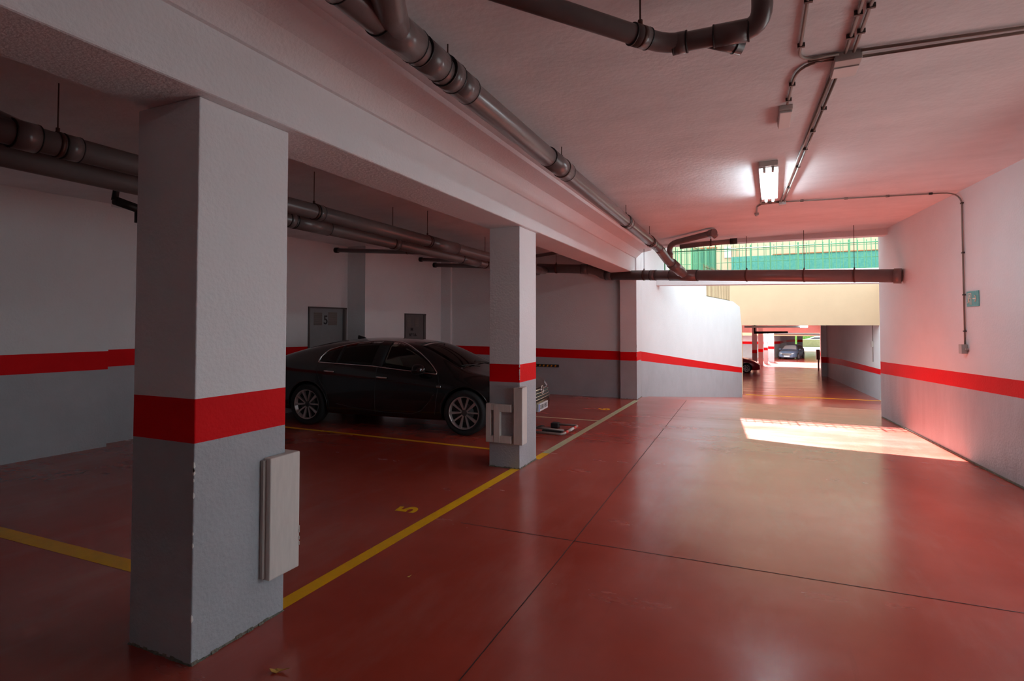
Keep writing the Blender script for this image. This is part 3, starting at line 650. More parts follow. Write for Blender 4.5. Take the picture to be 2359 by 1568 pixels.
# house
root = empty('house', (0, 30, 3.42), 0, 'cream yellow house behind the terrace railing', 'building')
mb = MB(); mb.box((-9, 0, 0), (9, 0.4, 15.8), 'house'); mb.build('wall', root)
mb = MB(); mb.box((-3.02, -0.05, 0), (-1.86, 0.0, 2.06), 'greendoor'); mb.build('green_door', root)
mb = MB(); mb.box((-3.10, -0.09, 2.06), (-1.80, 0.0, 2.13), 'lintel'); mb.build('door_lintel', root)
mb = MB(); mb.box((-1.45, -0.10, 1.55), (-1.12, 0.0, 2.12), 'plastic'); mb.build('meter_box', root)
mb = MB(); mb.box((-1.08, -0.16, 0), (-0.90, 0.0, 2.15), 'orange'); mb.build('pilaster', root)

# ------------------------------------------------------------------ the second garage (tunnel)
mb = MB(); mb.prism([(-9, 25.6), (9, 25.6), (9, 46.2), (-9, 46.2)], 1.565, 3.12, 'ceil'); mb.box((-9, 45.8, 0.98), (9, 46.2, 1.60), 'ceil'); struct(mb.build('ceiling_tunnel'))
pts = [(4.34, 25.26), (3.90, 32.2), (3.67, 36.4), (3.40, 36.45), (4.25, 46.3)]
tb = [(-0.33, -0.125), (-0.45, -0.15), (-0.60, -0.27), (-0.60, -0.27), (-0.62, -0.30)]
struct(band_wall('wall_tunnel_right', pts, [(rz_(p[1]) - 0.15, b[0], b[1], 1.6) for p, b in zip(pts, tb)], -1, 0.4, mats=('grey', 'red', 'white')))
pts = [(-0.62, 25.6), (-0.72, 30.5), (-2.6, 30.6), (-2.6, 52.4)]
struct(band_wall('wall_tunnel_left', pts, [(rz_(p[1]) - 0.15, -0.33, -0.13, 1.56 if p[1] < 31 else 3.4) for p in pts], 1, 0.3))
TPG = 'pillars inside the far garage'
TP = [(-0.30, 42.6, 0.02, 43.1, 'first striped pillar inside the far garage, beside the maroon car'), (0.10, 44.6, 0.42, 45.2, 'second pillar inside the far garage'),
      (0.50, 47.5, 0.78, 48.0, 'third pillar inside far garage, dark faced'), (0.86, 50.2, 1.30, 50.8, 'farthest left pillar, bathed in light by the blue estate car')]
for (a, b, c, d, lab) in TP:
    pillar(a, b, c, d, -0.42, -0.20, 1.6 if b < 46 else 1.0, lab, TPG, dirt=False, base=rz_(b) - 0.02)
r = empty('conduit', (0, 0, 0), 0, 'thin conduit with grey switch running down the tunnel wall', 'conduit')
mb = MB(); mb.tube([(4.262, 26.2, 1.56), (4.262, 26.2, 0.1)], 0.012, 'conduit', 8); mb.build('tube', r)
mb = MB(); mb.box((4.21, 26.12, 0.70), (4.28, 26.28, 0.92), 'box'); mb.build('switch', r)
r = empty('ceiling_duct', (0, 0, 0), 0, 'pale pipe under the lintel of the far garage', 'pipe'); mb = MB(); mb.tube([(-0.5, 27, 1.49), (1.80, 27, 1.50)], 0.045, 'plastic', 12); mb.build('pipe_run', r)
mb = MB(); mb.box((1.74, 26.95, 1.46), (2.02, 27.1, 1.55), 'tubedim'); tag(mb.build('ceiling_lamp'), 'tiny glowing lamp at the end of the pale pipe in far garage', 'lamp')
r = pipe_thing('dark hanging pipe deep inside the far garage'); mb = MB(); mb.tube([(-0.1, 34, 1.56), (-0.1, 34, 1.14), (1.6, 35, 1.16)], 0.05, 'pvcdark', 12); mb.build('pipe_run', r)
mb = MB(); mb.box((3.60, 41.5, -0.72), (3.80, 41.9, -0.05), 'brownbox'); mb.box((3.68, 41.6, -1.45), (3.76, 41.8, -0.72), 'brownbox'); tag(mb.build('wall_cabinet'), 'small brown cabinet by the right wall deep in the far garage', 'cabinet')
# third building beyond the second gap
mb = MB(); mb.prism([(-9, 56.0), (12, 56.0), (12, 78), (-9, 78)], 0.60, 3.0, 'ceil'); struct(mb.build('ceiling_far'))
mb = MB(); mb.box((-9, 55.7, 0.57), (12, 56.0, 3.4), 'orange'); struct(mb.build('wall_far_facade'))
pts = [(-4.0, 58.4), (1.15, 58.5), (2.1, 60.5), (2.9, 66), (3.9, 69)]
struct(band_wall('wall_far_left', pts, [(-1.8, -0.30, -0.05, 0.65)] * 5, 1, 0.3))
pts = [(4.8, 46.5), (7.9, 78)]
struct(band_wall('wall_far_right', pts, [(-1.8, -0.42, -0.15, 0.7)] * 2, -1, 0.3))
pillar(3.95, 66, 4.45, 66.5, -0.25, -0.02, 0.7, 'pink lit pillar right behind the blue estate car', TPG, dirt=False, base=-1.65)
r = pipe_thing('brown drain pipe crossing beneath the lintel of the farthest building'); mb = MB(); mb.tube([(0.9, 55.6, 0.80), (5.62, 55.6, 0.72)], 0.09, 'pvc', 12); mb.build('pipe_run', r)
# street end
mb = MB(); mb.poly([(-20, 78, -1.64), (30, 78, -1.64), (30, 120, -1.3), (-20, 120, -1.3)], 'road'); struct(mb.build('floor_street'))
mb = MB(); mb.box((4.8, 88, -1.6), (8.3, 88.5, -0.5), 'stone'); tag(mb.build('garden_wall'), 'low pale stone wall across the street at far exit', 'wall')
def bush(x, y, z, s, label, g=None):
    bm = bmesh.new(); bmesh.ops.create_icosphere(bm, subdivisions=4, radius=1)
    for v in bm.verts:
        k = 1 + 0.22 * math.sin(v.co.x * 9 + v.co.z * 7) * math.cos(v.co.y * 8 + v.co.z * 5) + random.uniform(-0.08, 0.08)
        v.co = Vector((v.co.x * s[0], v.co.y * s[1], v.co.z * s[2])) * k
    me = bpy.data.meshes.new('bush'); bm.to_mesh(me); bm.free(); me.materials.append(M['hedge'])
    o = bpy.data.objects.new('bush', me); C.objects.link(o); o.location = (x, y, z); tag(o, label, 'bush', g)
bush(5.2, 84.5, -0.1, (0.42, 0.45, 1.5), 'slim bright green bush at the left edge of far exit')
bush(9.5, 100, 0.8, (5.0, 2.0, 2.6), 'broad bush mass across the street beyond the far exit')

# ------------------------------------------------------------------ cars
def interp(tab, x):
    if x <= tab[0][0]: return tab[0][1]
    for a, b in zip(tab, tab[1:]):
        if x <= b[0]: t = (x - a[0]) / (b[0] - a[0]); return a[1] + (b[1] - a[1]) * t
    return tab[-1][1]
def obj_from_bm(name, bm, keys, parent=None):
    me = bpy.data.meshes.new(name); bm.to_mesh(me); bm.free()
    for k in keys: me.materials.append(M[k])
    o = bpy.data.objects.new(name, me); C.objects.link(o)
    if parent is not None: o.parent = parent
    return o
def evaluated(o):
    dg = bpy.context.evaluated_depsgraph_get(); return bpy.data.meshes.new_from_object(o.evaluated_get(dg), depsgraph=dg)
def hull_bm(S, xs_, inset=0.0, zcut=None):
    bm = bmesh.new(); rings = []
    for x in xs_:
        w = interp(S['w'], x) - inset; top = interp(S['top'], x) - inset; belt = min(interp(S['belt'], x), top - 0.012); zb = interp(S['bot'], x) + inset
        if zcut is not None: zb = zcut; belt = max(belt, zcut + 0.02); top = max(top, zcut + 0.05)
        h = top - belt; k = max(0.0, min(1.0, h / 0.36)); wr = (0.86 * (1 - k) + S['roofw'] * k) * w; zr = belt + h * (0.72 + 0.14 * k)
        mid = zb + (belt - zb) * 0.55
        half = [(0, zb), (0.6 * w, zb), (0.92 * w, zb + 0.01), (0.985 * w, zb + 0.10), (w, mid), (0.985 * w, belt - 0.09), (0.945 * w, belt),
                (0.93 * w + (wr - 0.93 * w) * 0.45, belt + (zr - belt) * 0.5), (wr, zr), (wr * 0.80, top - 0.018 - 0.02 * k), (wr * 0.4, top - 0.004), (0, top)]
        ring = half + [(-a, b) for a, b in half[-2:0:-1]]
        rings.append([bm.verts.new((x, a, b)) for a, b in ring])
    n = len(rings[0])
    for a, b in zip(rings, rings[1:]):
        for j in range(n): bm.faces.new([a[j], a[(j + 1) % n], b[(j + 1) % n], b[j]])
    bm.faces.new(rings[0][::-1]); bm.faces.new(rings[-1])
    bmesh.ops.recalc_face_normals(bm, faces=bm.faces[:])
    return bm
def make_wheel(root, x, y, r, rr, side, simple=False):
    """side -1: outer face looks to -y"""
    wh = empty('wheel', (x, y, r)); wh.parent = root; s = side
    mb = MB(); prof = [(0.0, rr), (0.012, rr + 0.006), (0.004, rr + 0.03), (-0.004, r - 0.035), (0.012, r - 0.010), (0.035, r), (0.17, r), (0.195, r - 0.012), (0.20, rr + 0.01), (0.19, rr)]
    mb.lathe([(-s * 0 + (-s) * a if False else a * (-s), q) for a, q in prof], 'tyre', 48, caps=False)
    mb.bm.faces.ensure_lookup_table()
    mb.build('tyre', wh)
    mb = MB()
    mb.lathe([(-s * 0.002, rr + 0.002), (-s * 0.0, rr - 0.006), (-s * 0.012, rr - 0.014), (-s * 0.12, rr - 0.03), (-s * 0.121, rr - 0.05)], 'alloy', 48, caps=False)
    # spokes in five pairs
    for i in range(5):
        for d in (-1, 1):
            a = 2 * PI * i / 5 + 0.35 + d * 0.20; a2 = 2 * PI * i / 5 + 0.35 + d * 0.33
            w0, w1 = 0.009, 0.021 if d > 0 else 0.012
            c0 = Vector((math.cos(a), 0, math.sin(a))); c1 = Vector((math.cos(a2), 0, math.sin(a2))); n0 = Vector((-c0.z, 0, c0.x)); n1 = Vector((-c1.z, 0, c1.x))
            A = c0 * 0.045; B = c1 * (rr - 0.012)
            y0, y1, y2 = s * -0.022, s * -0.005, s * -0.045
            P = [A - n0 * w0, B - n1 * w1, B + n1 * w1, A + n0 * w0]
            mb.hexa([(p.x, yy, p.z) for p, yy in zip(P, (y2, y2, y2, y2))] + [(p.x, yy, p.z) for p, yy in zip(P, (y0, y1, y1, y0))], 'alloy')
    mb.lathe([(-s * 0.05, 0.052), (-s * 0.035, 0.048), (-s * 0.028, 0.030), (-s * 0.028, 0.001)], 'frame', 24)
    mb.build('rim', wh)
    mb = MB(); mb.lathe([(-s * 0.06, rr - 0.02), (-s * 0.061, 0.001)], 'carin', 32); mb.lathe([(-s * 0.055, 0.14), (-s * 0.05, 0.14), (-s * 0.05, 0.05)], 'frame', 32, caps=False); mb.build('brake_disc', wh)
    return wh

def build_car(S, name, label, loc, rz, detail=True, scale=1.0):
    paint = S['paint']
    root = empty(name, loc, rz, label, 'car'); 
    xs_ = S['xs']
    bm = hull_bm(S, xs_); o = obj_from_bm('body_tmp', bm, [paint, 'carin'])
    for p in o.data.polygons: p.use_smooth = True
    ss = o.modifiers.new('s', 'SUBSURF'); ss.levels = 2; ss.render_levels = 2
    me0 = evaluated(o); o.modifiers.clear(); o.data = me0
    bvh = BVHTree.FromPolygons([v.co.copy() for v in me0.vertices], [tuple(p.vertices) for p in me0.polygons])
    R_ = S['wr']; arch = R_ + 0.045
    cutters = []
    for xa in (0.0, S['wb']):
        for sd in (-1, 1):
            mb = MB(); prof_y = (sd * 0.60, sd * 1.15)
            mb.lathe([(prof_y[0], arch), (prof_y[1], arch)], 'carin', 48, 'Y', (xa, 0, R_)); c = mb.build('cut'); cutters.append(c)
    if detail:
        c = obj_from_bm('cav', hull_bm(S, [0.02, 0.15, 0.35, 0.6, 0.9, 1.2, 1.5, 1.75, 1.95, 2.15, 2.3, 2.42], inset=0.045, zcut=0.45), ['carin']); cutters.append(c)
        def side_cut(bot, topc, x0, x1, n=22):
            xsx = [x0 + (x1 - x0) * i / n for i in range(n + 1)]; poly = [(x, interp(bot, x)) for x in xsx] + [(x, interp(topc, x)) for x in xsx[::-1][0:]]
            # drop doubles at the tips
            q = []
            for p in poly:
                if not q or (abs(p[0] - q[-1][0]) + abs(p[1] - q[-1][1])) > 0.004: q.append(p)
            if abs(q[0][0] - q[-1][0]) + abs(q[0][1] - q[-1][1]) < 0.004: q.pop()
            bm = bmesh.new(); a = [bm.verts.new((p[0], -1.2, p[1])) for p in q]; b = [bm.verts.new((p[0], 1.2, p[1])) for p in q]; n_ = len(q)
            bm.faces.new(a); bm.faces.new(b[::-1])
            for i in range(n_): bm.faces.new([a[i], b[i], b[(i + 1) % n_], a[(i + 1) % n_]])
            bmesh.ops.recalc_face_normals(bm, faces=bm.faces[:]); return obj_from_bm('cutw', bm, ['carin'])
        for (x0, x1) in S['winparts']: cutters.append(side_cut(S['winbot'], S['wintop'], x0, x1))
        bm = bmesh.new()
        A = [(1.80, 0.50), (2.62, 0.66), (2.62, -0.66), (1.80, -0.50)]
        lo_ = [bm.verts.new((a, b, 0.95 if a < 2 else 0.90)) for a, b in A]; hi_ = [bm.verts.new((a, b, 1.7)) for a, b in A]
        bm.faces.new(lo_); bm.faces.new(hi_[::-1])
        for i in range(4): bm.faces.new([lo_[i], hi_[i], hi_[(i + 1) % 4], lo_[(i + 1) % 4]])
        bmesh.ops.recalc_face_normals(bm, faces=bm.faces[:]); cutters.append(obj_from_bm('cutws', bm, ['carin']))
    for c in cutters:
        md = o.modifiers.new('b', 'BOOLEAN'); md.operation = 'DIFFERENCE'; md.solver = 'EXACT'; md.object = c
    me1 = evaluated(o); o.modifiers.clear()
    for c in cutters: bpy.data.objects.remove(c)
    me1.materials.clear(); me1.materials.append(M[paint]); me1.materials.append(M['carin'])
    for p in me1.polygons:
        cc = p.center; p.material_index = 0
        for xa in (0.0, S['wb']):
            d = math.hypot(cc.x - xa, cc.z - R_)
            if d < arch + 0.004 and 0.59 < abs(cc.y): p.material_index = 1
        hit = bvh.find_nearest(cc)
        if hit[3] > 0.012: p.material_index = 1
        p.use_smooth = p.material_index == 0
    body = bpy.data.objects.new('body', me1); C.objects.link(body); body.parent = root; bpy.data.objects.remove(o)
    try: me1.set_sharp_from_angle(angle=math.radians(35))
    except Exception: pass
    # --- draping
    def on_side(x, z, sd, off=0.003):
        h = bvh.ray_cast(Vector((x, sd * 2.0, z)), Vector((0, -sd, 0)))
        return Vector((x, sd * (abs(h[0].y) + off), z)) if h[0] is not None else Vector((x, sd * 0.8, z))
    def on_top(x, y, off=0.003):
        h = bvh.ray_cast(Vector((x, y, 3)), Vector((0, 0, -1))); return h[0] + h[1] * off if h[0] is not None else Vector((x, y, 1))
    def on_front(y, z, off=0.003):
        h = bvh.ray_cast(Vector((6, y, z)), Vector((-1, 0, 0))); return h[0] + Vector((off, 0, 0)) if h[0] is not None else Vector((S['xs'][-1], y, z))
    def sheet(name, fn, u0, u1, nu, lo_f, hi_f, nv, k, parent=root, thick=0.004):
        bm = bmesh.new(); G = []
        for i in range(nu + 1):
            u = u0 + (u1 - u0) * i / nu; a, b = lo_f(u), hi_f(u); G.append([bm.verts.new(fn(u, a + (b - a) * j / nv)) for j in range(nv + 1)])
        for i in range(nu):
            for j in range(nv): f = bm.faces.new([G[i][j], G[i + 1][j], G[i + 1][j + 1], G[i][j + 1]]); f.smooth = True
        bmesh.ops.recalc_face_normals(bm, faces=bm.faces[:])
        ob = obj_from_bm(name, bm, [k], parent); md = ob.modifiers.new('t', 'SOLIDIFY'); md.thickness = thick; md.offset = 0; return ob
    def trimline(name, P, rad, k, parent=root):
        mb = MB(); mb.tube(P, rad, k, 8); return mb.build(name, parent)
    for sd in (-1, 1):
        fs = lambda x, z, sd=sd: on_side(x, z, sd, 0.0)
        if detail:
            for q, (x0, x1) in enumerate(S['winparts']):
                sheet('side_window', fs, x0, x1, 26, lambda x: interp(S['winbot'], x), lambda x: interp(S['wintop'], x), 6, 'glassdark' if q < 2 else 'glass')
            x0, x1 = S['winparts'][0][0], S['winparts'][-1][1]; n = 44
            X = [x0 - 0.012 + (x1 - x0 + 0.024) * i / n for i in range(n + 1)]
            P = [on_side(x, interp(S['winbot'], x) - 0.008, sd) for x in X] + [on_side(x, interp(S['wintop'], x) + 0.010, sd) for x in X[::-1]]
            P.append(P[0]); trimline('chrome_trim', P, 0.0095, 'chrome')
            for x_ in S['pillars']:
                sheet('window_pillar', fs, x_[0], x_[1], 2, lambda x: interp(S['winbot'], x) - 0.004, lambda x: interp(S['wintop'], x) + 0.004, 6, 'carin', thick=0.008)
        else:
            sheet('side_window', lambda x, z, sd=sd: on_side(x, z, sd, 0.004), S['winparts'][0][0], S['winparts'][-1][1], 22, lambda x: interp(S['winbot'], x), lambda x: interp(S['wintop'], x), 4, 'frame')
        for seam in S['seams']:
            P = []
            for a, b in zip(seam, seam[1:]):
                for i in range(8): P.append(on_side(a[0] + (b[0] - a[0]) * i / 8, a[1] + (b[1] - a[1]) * i / 8, sd, 0.0))
            P.append(on_side(seam[-1][0], seam[-1][1], sd, 0.0)); trimline('door_seam', P, 0.004, 'black')
        for (hx, hz) in S['handles']:
            a, b = on_side(hx - 0.085, hz + 0.004, sd, 0.02), on_side(hx + 0.085, hz - 0.004, sd, 0.02); m = (a + b) / 2 + Vector((0, sd * 0.012, 0))
            mb = MB(); mb.tube([on_side(hx - 0.10, hz, sd, 0), a, m, b, on_side(hx + 0.10, hz - 0.006, sd, 0)], [0.008, 0.013, 0.014, 0.012, 0.006], 'chrome' if detail else paint, 10); mb.build('door_handle', root)
        # mirror
        mx, mz = S['mirror']; base = on_side(mx + 0.06, mz - 0.03, sd, 0)
        bm = bmesh.new(); bmesh.ops.create_icosphere(bm, subdivisions=3, radius=1)
        for v in bm.verts:
            q = v.co; v.co = Vector((q.x * (0.13 if q.x > 0 else 0.07), q.y * 0.13, q.z * (0.10 if q.z > 0 else 0.065))); 
            for_p = v
        for f in bm.faces: f.smooth = True; f.material_index = 0
        for f in bm.faces:
            if f.calc_center_median().z < -0.028: f.material_index = 1
        mo = obj_from_bm('wing_mirror', bm, [paint, 'black'], root); mo.location = base + Vector((-0.04, sd * 0.13, 0.03))
        mb = MB(); mb.tube([base, base + Vector((-0.02, sd * 0.08, 0.01))], 0.022, 'black', 8); o_ = mb.build('mirror_arm', root)
        if detail:
            mb = MB(); c = mo.location; mb.tube([c + Vector((-0.06, sd * 0.06, -0.035)), c + Vector((0.04, sd * 0.075, -0.04)), c + Vector((0.09, sd * -0.02, -0.03))], 0.006, 'chrome', 8); mb.build('mirror_chrome', root)
            mb = MB(); p = on_side(2.335, 0.69, sd, 0.004); mb.box((p.x - 0.035, p.y - 0.004, p.z - 0.014), (p.x + 0.035, p.y + 0.004, p.z + 0.014), 'chrome'); mb.build('side_badge', root, bevel=0.004)
            # sill crease sweeping up to the front arch
            P = []
            cr = [(0.55, 0.36), (0.9, 0.31), (1.4, 0.27), (1.9, 0.27), (2.05, 0.32), (2.18, 0.45), (2.27, 0.60)]
            for a, b in zip(cr, cr[1:]):
                for i in range(6): P.append(on_side(a[0] + (b[0] - a[0]) * i / 6, a[1] + (b[1] - a[1]) * i / 6, sd, -0.004))
            trimline('body_crease', P, 0.010, paint)
        # wheels
        for xa in (0.0, S['wb']): make_wheel(root, xa, sd * S['tracky'], R_, S['rim'], sd)
        # arches lip
        for xa in (0.0, S['wb']):
            P = []
            for i in range(25):
                a = math.radians(-12 + 204 * i / 24); P.append(on_side(xa + math.cos(a) * (arch + 0.006), R_ + math.sin(a) * (arch + 0.006), sd, -0.004))
            trimline('wheel_arch', P, 0.011, paint)
        # headlamps
        hl = S['headlamp']
        sheet('headlamp', lambda y, z: on_front(y, z, 0.004), sd * hl[0], sd * hl[1], 14, lambda y: hl[2] + (abs(y) - hl[0]) * 0.10, lambda y: hl[3] + (abs(y) - hl[0]) * 0.06, 5, 'headlamp')
    # windscreen + rear window
    wsx0, wsx1 = S['ws']
    wfun = lambda x, y: on_top(x, y, 0.0 if detail else 0.004)
    sheet('windscreen', wfun, wsx0, wsx1, 14, lambda x: -(0.50 + (x - wsx0) / (wsx1 - wsx0) * 0.17), lambda x: 0.50 + (x - wsx0) / (wsx1 - wsx0) * 0.17, 12, 'glass' if detail else S.get('wsmat', 'frame'))
    rx0, rx1 = S['rwin']; sheet('rear_window', lambda x, y: on_top(x, y, 0.004), rx0, rx1, 10, lambda x: -0.50, lambda x: 0.50, 10, 'frame')
    # grille, plate
    g = S['grille']
    sheet('grille', lambda y, z: on_front(y, z, 0.004), -g[0], g[0], 12, lambda y: g[1], lambda y: g[2], 5, 'black')
    for i in range(g[3]):
        z = g[1] + (g[2] - g[1]) * (i + 0.8) / (g[3] + 0.4)
        P = [on_front(y, z, 0.012) for y in [(-g[0] + 2 * g[0] * j / 12) for j in range(13)]]; trimline('grille_bar', P, 0.007 if i < g[3] - 1 else 0.014, 'chrome')
    pz = S['platez']; px = max(on_front(0, pz, 0).x, on_front(0, pz + 0.06, 0).x, on_front(0, pz - 0.05, 0).x) + 0.012
    mb = MB(); mb.box((px - 0.03, -0.26, pz - 0.058), (px, 0.26, pz + 0.058), 'plate'); pl = mb.build('number_plate', root, bevel=0.004)
    if detail:
        mb = MB(); mb.box((px + 0.0003, -0.26, pz - 0.055), (px + 0.002, -0.215, pz + 0.055), 'plateblue'); mb.build('blue_band', pl)
        text_mesh('plate_characters', '0380 HBX', 0.095, 'ink', pl, (px + 0.001, 0.02, pz), (PI / 2, 0, PI / 2), depth=0.001)
        mb = MB(); ez = g[2] - 0.035; ex = on_front(0, ez, 0.025).x
        ring = [(ex, 0.062 * math.cos(t), ez + 0.062 * math.sin(t)) for t in [2 * PI * i / 24 for i in range(25)]]
        mb.tube(ring, 0.009, 'chrome', 8); mb.tube([(ex, -0.085, ez - 0.006), (ex, 0.012, ez + 0.012), (ex, -0.012, ez - 0.012), (ex, 0.085, ez + 0.006)], 0.008, 'chrome', 8); mb.build('emblem', root)
        # interior
        for sy in (-0.37, 0.37):
            mb = MB(); mb.box((0.95, sy - 0.24, 0.46), (1.55, sy + 0.24, 0.62), 'seat'); mb.build('seat_cushion', root, bevel=0.05)
            mb = MB(); mb.hexa([(0.92, sy - 0.23, 0.55), (1.06, sy - 0.23, 0.55), (1.06, sy + 0.23, 0.55), (0.92, sy + 0.23, 0.55), (0.72, sy - 0.20, 1.05), (0.80, sy - 0.20, 1.05), (0.80, sy + 0.20, 1.05), (0.72, sy + 0.20, 1.05)], 'seat'); mb.build('seat_back', root, bevel=0.03)
            mb = MB(); mb.box((0.68, sy - 0.12, 1.08), (0.77, sy + 0.12, 1.24), 'seat'); mb.build('headrest', root, bevel=0.03)
        mb = MB(); mb.hexa([(-0.02, -0.6, 0.5), (0.25, -0.6, 0.5), (0.25, 0.6, 0.5), (-0.02, 0.6, 0.5), (-0.05, -0.55, 1.0), (0.05, -0.55, 1.0), (0.05, 0.55, 1.0), (-0.05, 0.55, 1.0)], 'carin')
        ob = mb.build('rear_bench', root, bevel=0.03); ob.location = (0.10, 0, 0)
        mb = MB(); mb.tube([(1.83 + 0.06 * math.sin(t) * 0.4, 0.37 + 0.175 * math.cos(t), 0.86 + 0.165 * math.sin(t)) for t in [2 * PI * i / 24 for i in range(25)]], 0.014, 'black', 8); mb.tube([(1.83, 0.37, 0.86), (2.1, 0.37, 0.78)], 0.03, 'black', 8); mb.build('steering_wheel', root)
        mb = MB(); mb.hexa([(1.98, -0.70, 0.5), (2.3, -0.70, 0.5), (2.3, 0.70, 0.5), (1.98, 0.70, 0.5), (2.05, -0.64, 0.86), (2.42, -0.64, 0.88), (2.42, 0.64, 0.88), (2.05, 0.64, 0.86)], 'carin'); mb.build('dashboard', root, bevel=0.03)
        mb = MB(); mb.box((1.93, -0.11, 1.17), (1.96, 0.11, 1.22), 'black'); mb.tube([(1.95, 0, 1.2), (1.99, 0, 1.285)], 0.008, 'black', 6); mb.build('rear_view_mirror', root, bevel=0.01)
        for sy in (-0.10, 0.50):
            P = [on_top(2.66, sy, 0.012), on_top(2.60, sy - 0.15, 0.014), on_top(2.52, sy - 0.50, 0.014)] if sy > 0 else [on_top(2.66, sy, 0.012), on_top(2.60, sy - 0.2, 0.014), on_top(2.55, sy - 0.46, 0.014)]
            trimline('wiper', P, 0.007, 'black')
        p = on_top(0.42, 0, 0); bm = bmesh.new(); F_ = [(-0.09, 0), (0.10, 0), (0.02, 0.035), (-0.08, 0.06)]
        a = [bm.verts.new((p.x + q[0], -0.018, p.z + q[1] - 0.006)) for q in F_]; b = [bm.verts.new((p.x + q[0], 0.018, p.z + q[1] - 0.006)) for q in F_]
        bm.faces.new(a); bm.faces.new(b[::-1]); [bm.faces.new([a[i], b[i], b[(i + 1) % 4], a[(i + 1) % 4]]) for i in range(4)]
        bmesh.ops.recalc_face_normals(bm, faces=bm.faces[:]); obj_from_bm('roof_antenna', bm, ['black'], root)
    root.scale = (scale,) * 3
    return root

sedan = dict(paint='carblack', wb=2.737, wr=0.325, rim=0.235, tracky=0.925, roofw=0.64,
  xs=[-1.13, -1.09, -0.95, -0.75, -0.5, -0.25, 0.0, 0.25, 0.5, 0.8, 1.1, 1.4, 1.7, 1.95, 2.15, 2.35, 2.55, 2.72, 2.9, 3.1, 3.3, 3.45, 3.56, 3.63, 3.66],
  w=[(-1.13, 0.62), (-1.09, 0.74), (-0.95, 0.83), (-0.6, 0.90), (0.2, 0.925), (1.2, 0.93), (2.6, 0.93), (3.0, 0.90), (3.3, 0.83), (3.45, 0.76), (3.56, 0.66), (3.63, 0.55), (3.66, 0.46)],
  top=[(-1.13, 0.70), (-1.10, 0.93), (-0.98, 1.00), (-0.75, 1.085), (-0.4, 1.20), (0.0, 1.30), (0.4, 1.365), (0.9, 1.385), (1.35, 1.37), (1.75, 1.335), (2.0, 1.275), (2.3, 1.13), (2.55, 0.99), (2.70, 0.925), (2.95, 0.885), (3.25, 0.82), (3.45, 0.755), (3.56, 0.69), (3.63, 0.60), (3.66, 0.50)],
  belt=[(-1.13, 0.62), (-1.08, 0.86), (-0.9, 0.955), (-0.5, 0.99), (0.2, 0.985), (1.2, 0.945), (2.2, 0.86), (2.7, 0.82), (3.1, 0.77), (3.4, 0.70), (3.56, 0.62), (3.66, 0.45)],
  bot=[(-1.13, 0.42), (-1.05, 0.28), (-0.6, 0.20), (0.4, 0.17), (2.4, 0.16), (3.2, 0.18), (3.5, 0.20), (3.62, 0.24), (3.66, 0.30)],
  winbot=[(0.18, 1.005), (1.2, 0.965), (1.4, 0.945), (2.27, 0.872)],
  wintop=[(0.175, 1.06), (0.19, 1.115), (0.267, 1.180), (0.45, 1.235), (0.6, 1.268), (0.8, 1.302), (0.977, 1.321), (1.176, 1.328), (1.475, 1.312), (1.6, 1.285), (1.717, 1.245), (1.905, 1.150), (2.09, 1.03), (2.213, 0.935), (2.275, 0.874)],
  winparts=[(0.185, 0.50), (0.535, 1.165), (1.34, 2.262)], pillars=[(0.498, 0.537), (1.155, 1.345)],
  seams=[[(1.27, 0.96), (1.265, 0.70), (1.26, 0.45), (1.255, 0.26)], [(0.18, 1.0), (0.165, 0.88), (0.24, 0.72), (0.36, 0.55), (0.40, 0.40), (0.42, 0.26)], [(2.30, 0.86), (2.34, 0.74), (2.30, 0.5), (2.27, 0.28)],
         [(0.30, 0.80), (0.9, 0.775), (1.6, 0.74), (2.1, 0.72)]],
  handles=[(0.42, 0.862), (1.38, 0.795)], mirror=(2.0, 0.925), ws=(1.84, 2.60), rwin=(-0.62, 0.15), headlamp=(0.42, 0.64, 0.575, 0.67), grille=(0.42, 0.44, 0.63, 4), platez=0.345)
car_rz = math.radians(4.95)
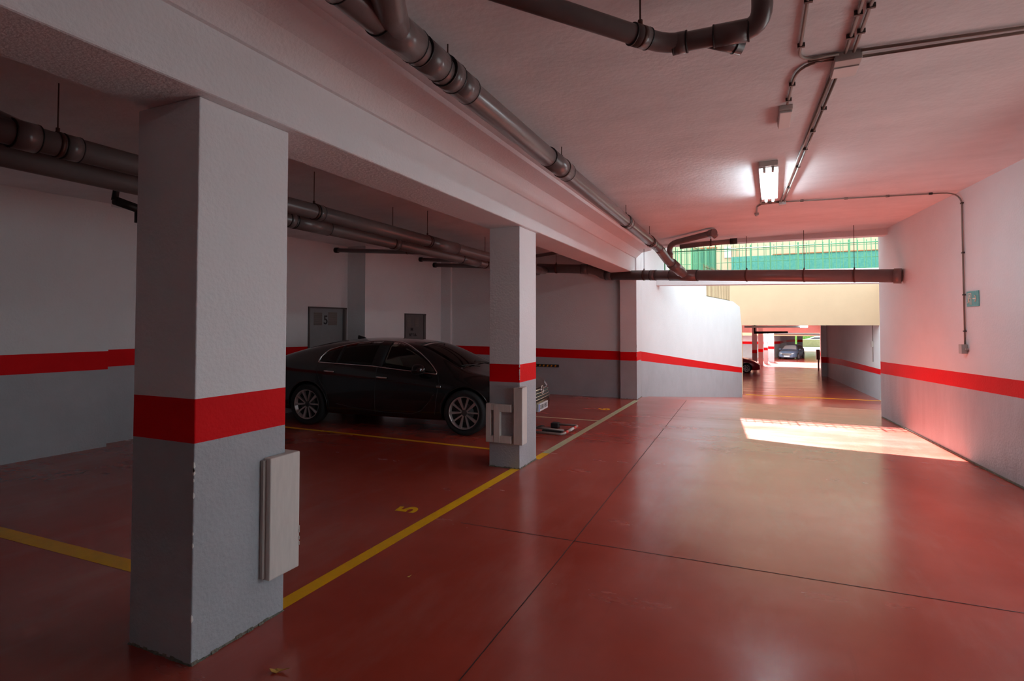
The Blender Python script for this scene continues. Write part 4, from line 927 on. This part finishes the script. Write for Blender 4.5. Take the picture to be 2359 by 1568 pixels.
# the rear axle centre: the near-side rear tyre touches the floor at (-6.594, 6.780)
d_ = Vector((math.cos(car_rz), math.sin(car_rz), 0)); n_ = Vector((-d_.y, d_.x, 0))
ctr = Vector((-6.594, 6.780, 0)) + n_ * 0.925
build_car(sedan, 'car', 'black sedan parked behind the second pillar, chrome window line', ctr, car_rz)

estate = dict(sedan); estate.update(paint='carblue', wr=0.32, rim=0.22,
  xs=[-0.95, -0.92, -0.85, -0.7, -0.4, 0.0, 0.4, 0.9, 1.35, 1.75, 2.0, 2.3, 2.55, 2.75, 3.0, 3.25, 3.42, 3.52, 3.57], wb=2.72,
  w=[(-0.95, 0.70), (-0.85, 0.82), (-0.4, 0.88), (1.5, 0.89), (2.8, 0.88), (3.25, 0.80), (3.45, 0.68), (3.57, 0.52)],
  top=[(-0.95, 0.8), (-0.92, 1.0), (-0.85, 1.22), (-0.7, 1.40), (-0.3, 1.45), (0.9, 1.48), (1.4, 1.46), (1.75, 1.36), (2.3, 1.06), (2.5, 0.97), (2.8, 0.94), (3.25, 0.86), (3.45, 0.76), (3.57, 0.56)],
  winbot=[(-0.7, 0.98), (2.1, 0.93)], wintop=[(-0.72, 1.02), (-0.6, 1.28), (0.9, 1.36), (1.5, 1.32), (1.8, 1.2), (2.1, 0.96)], winparts=[(-0.70, 2.08)], pillars=[], ws=(1.60, 2.36), rwin=(-0.80, -0.70), wsmat='headlamp', mirror=(2.0, 0.96))
build_car(estate, 'car', 'blue-grey estate car facing the camera deep in the far garages', (3.31, 60.05, -1.645), math.radians(-104), detail=False, scale=0.93)
hatch = dict(estate); hatch.update(paint='carred', handles=[(0.4, 0.85)],
  top=[(-0.95, 0.8), (-0.92, 1.0), (-0.85, 1.2), (-0.7, 1.38), (-0.3, 1.45), (0.9, 1.46), (1.4, 1.42), (1.9, 1.24), (2.4, 1.02), (2.7, 0.95), (3.0, 0.87), (3.25, 0.76), (3.45, 0.62), (3.57, 0.50)])
build_car(hatch, 'car', 'maroon hatchback nosing out at the left of the far garage entrance', (-3.13, 37.9, -1.40), math.radians(0), detail=False, scale=0.93)
silver = dict(hatch); silver.update(paint='carsilver')
build_car(silver, 'car', 'pale silver car parked on the street at the far exit', (9.2, 92, -1.45), math.radians(170), detail=False, scale=0.95)
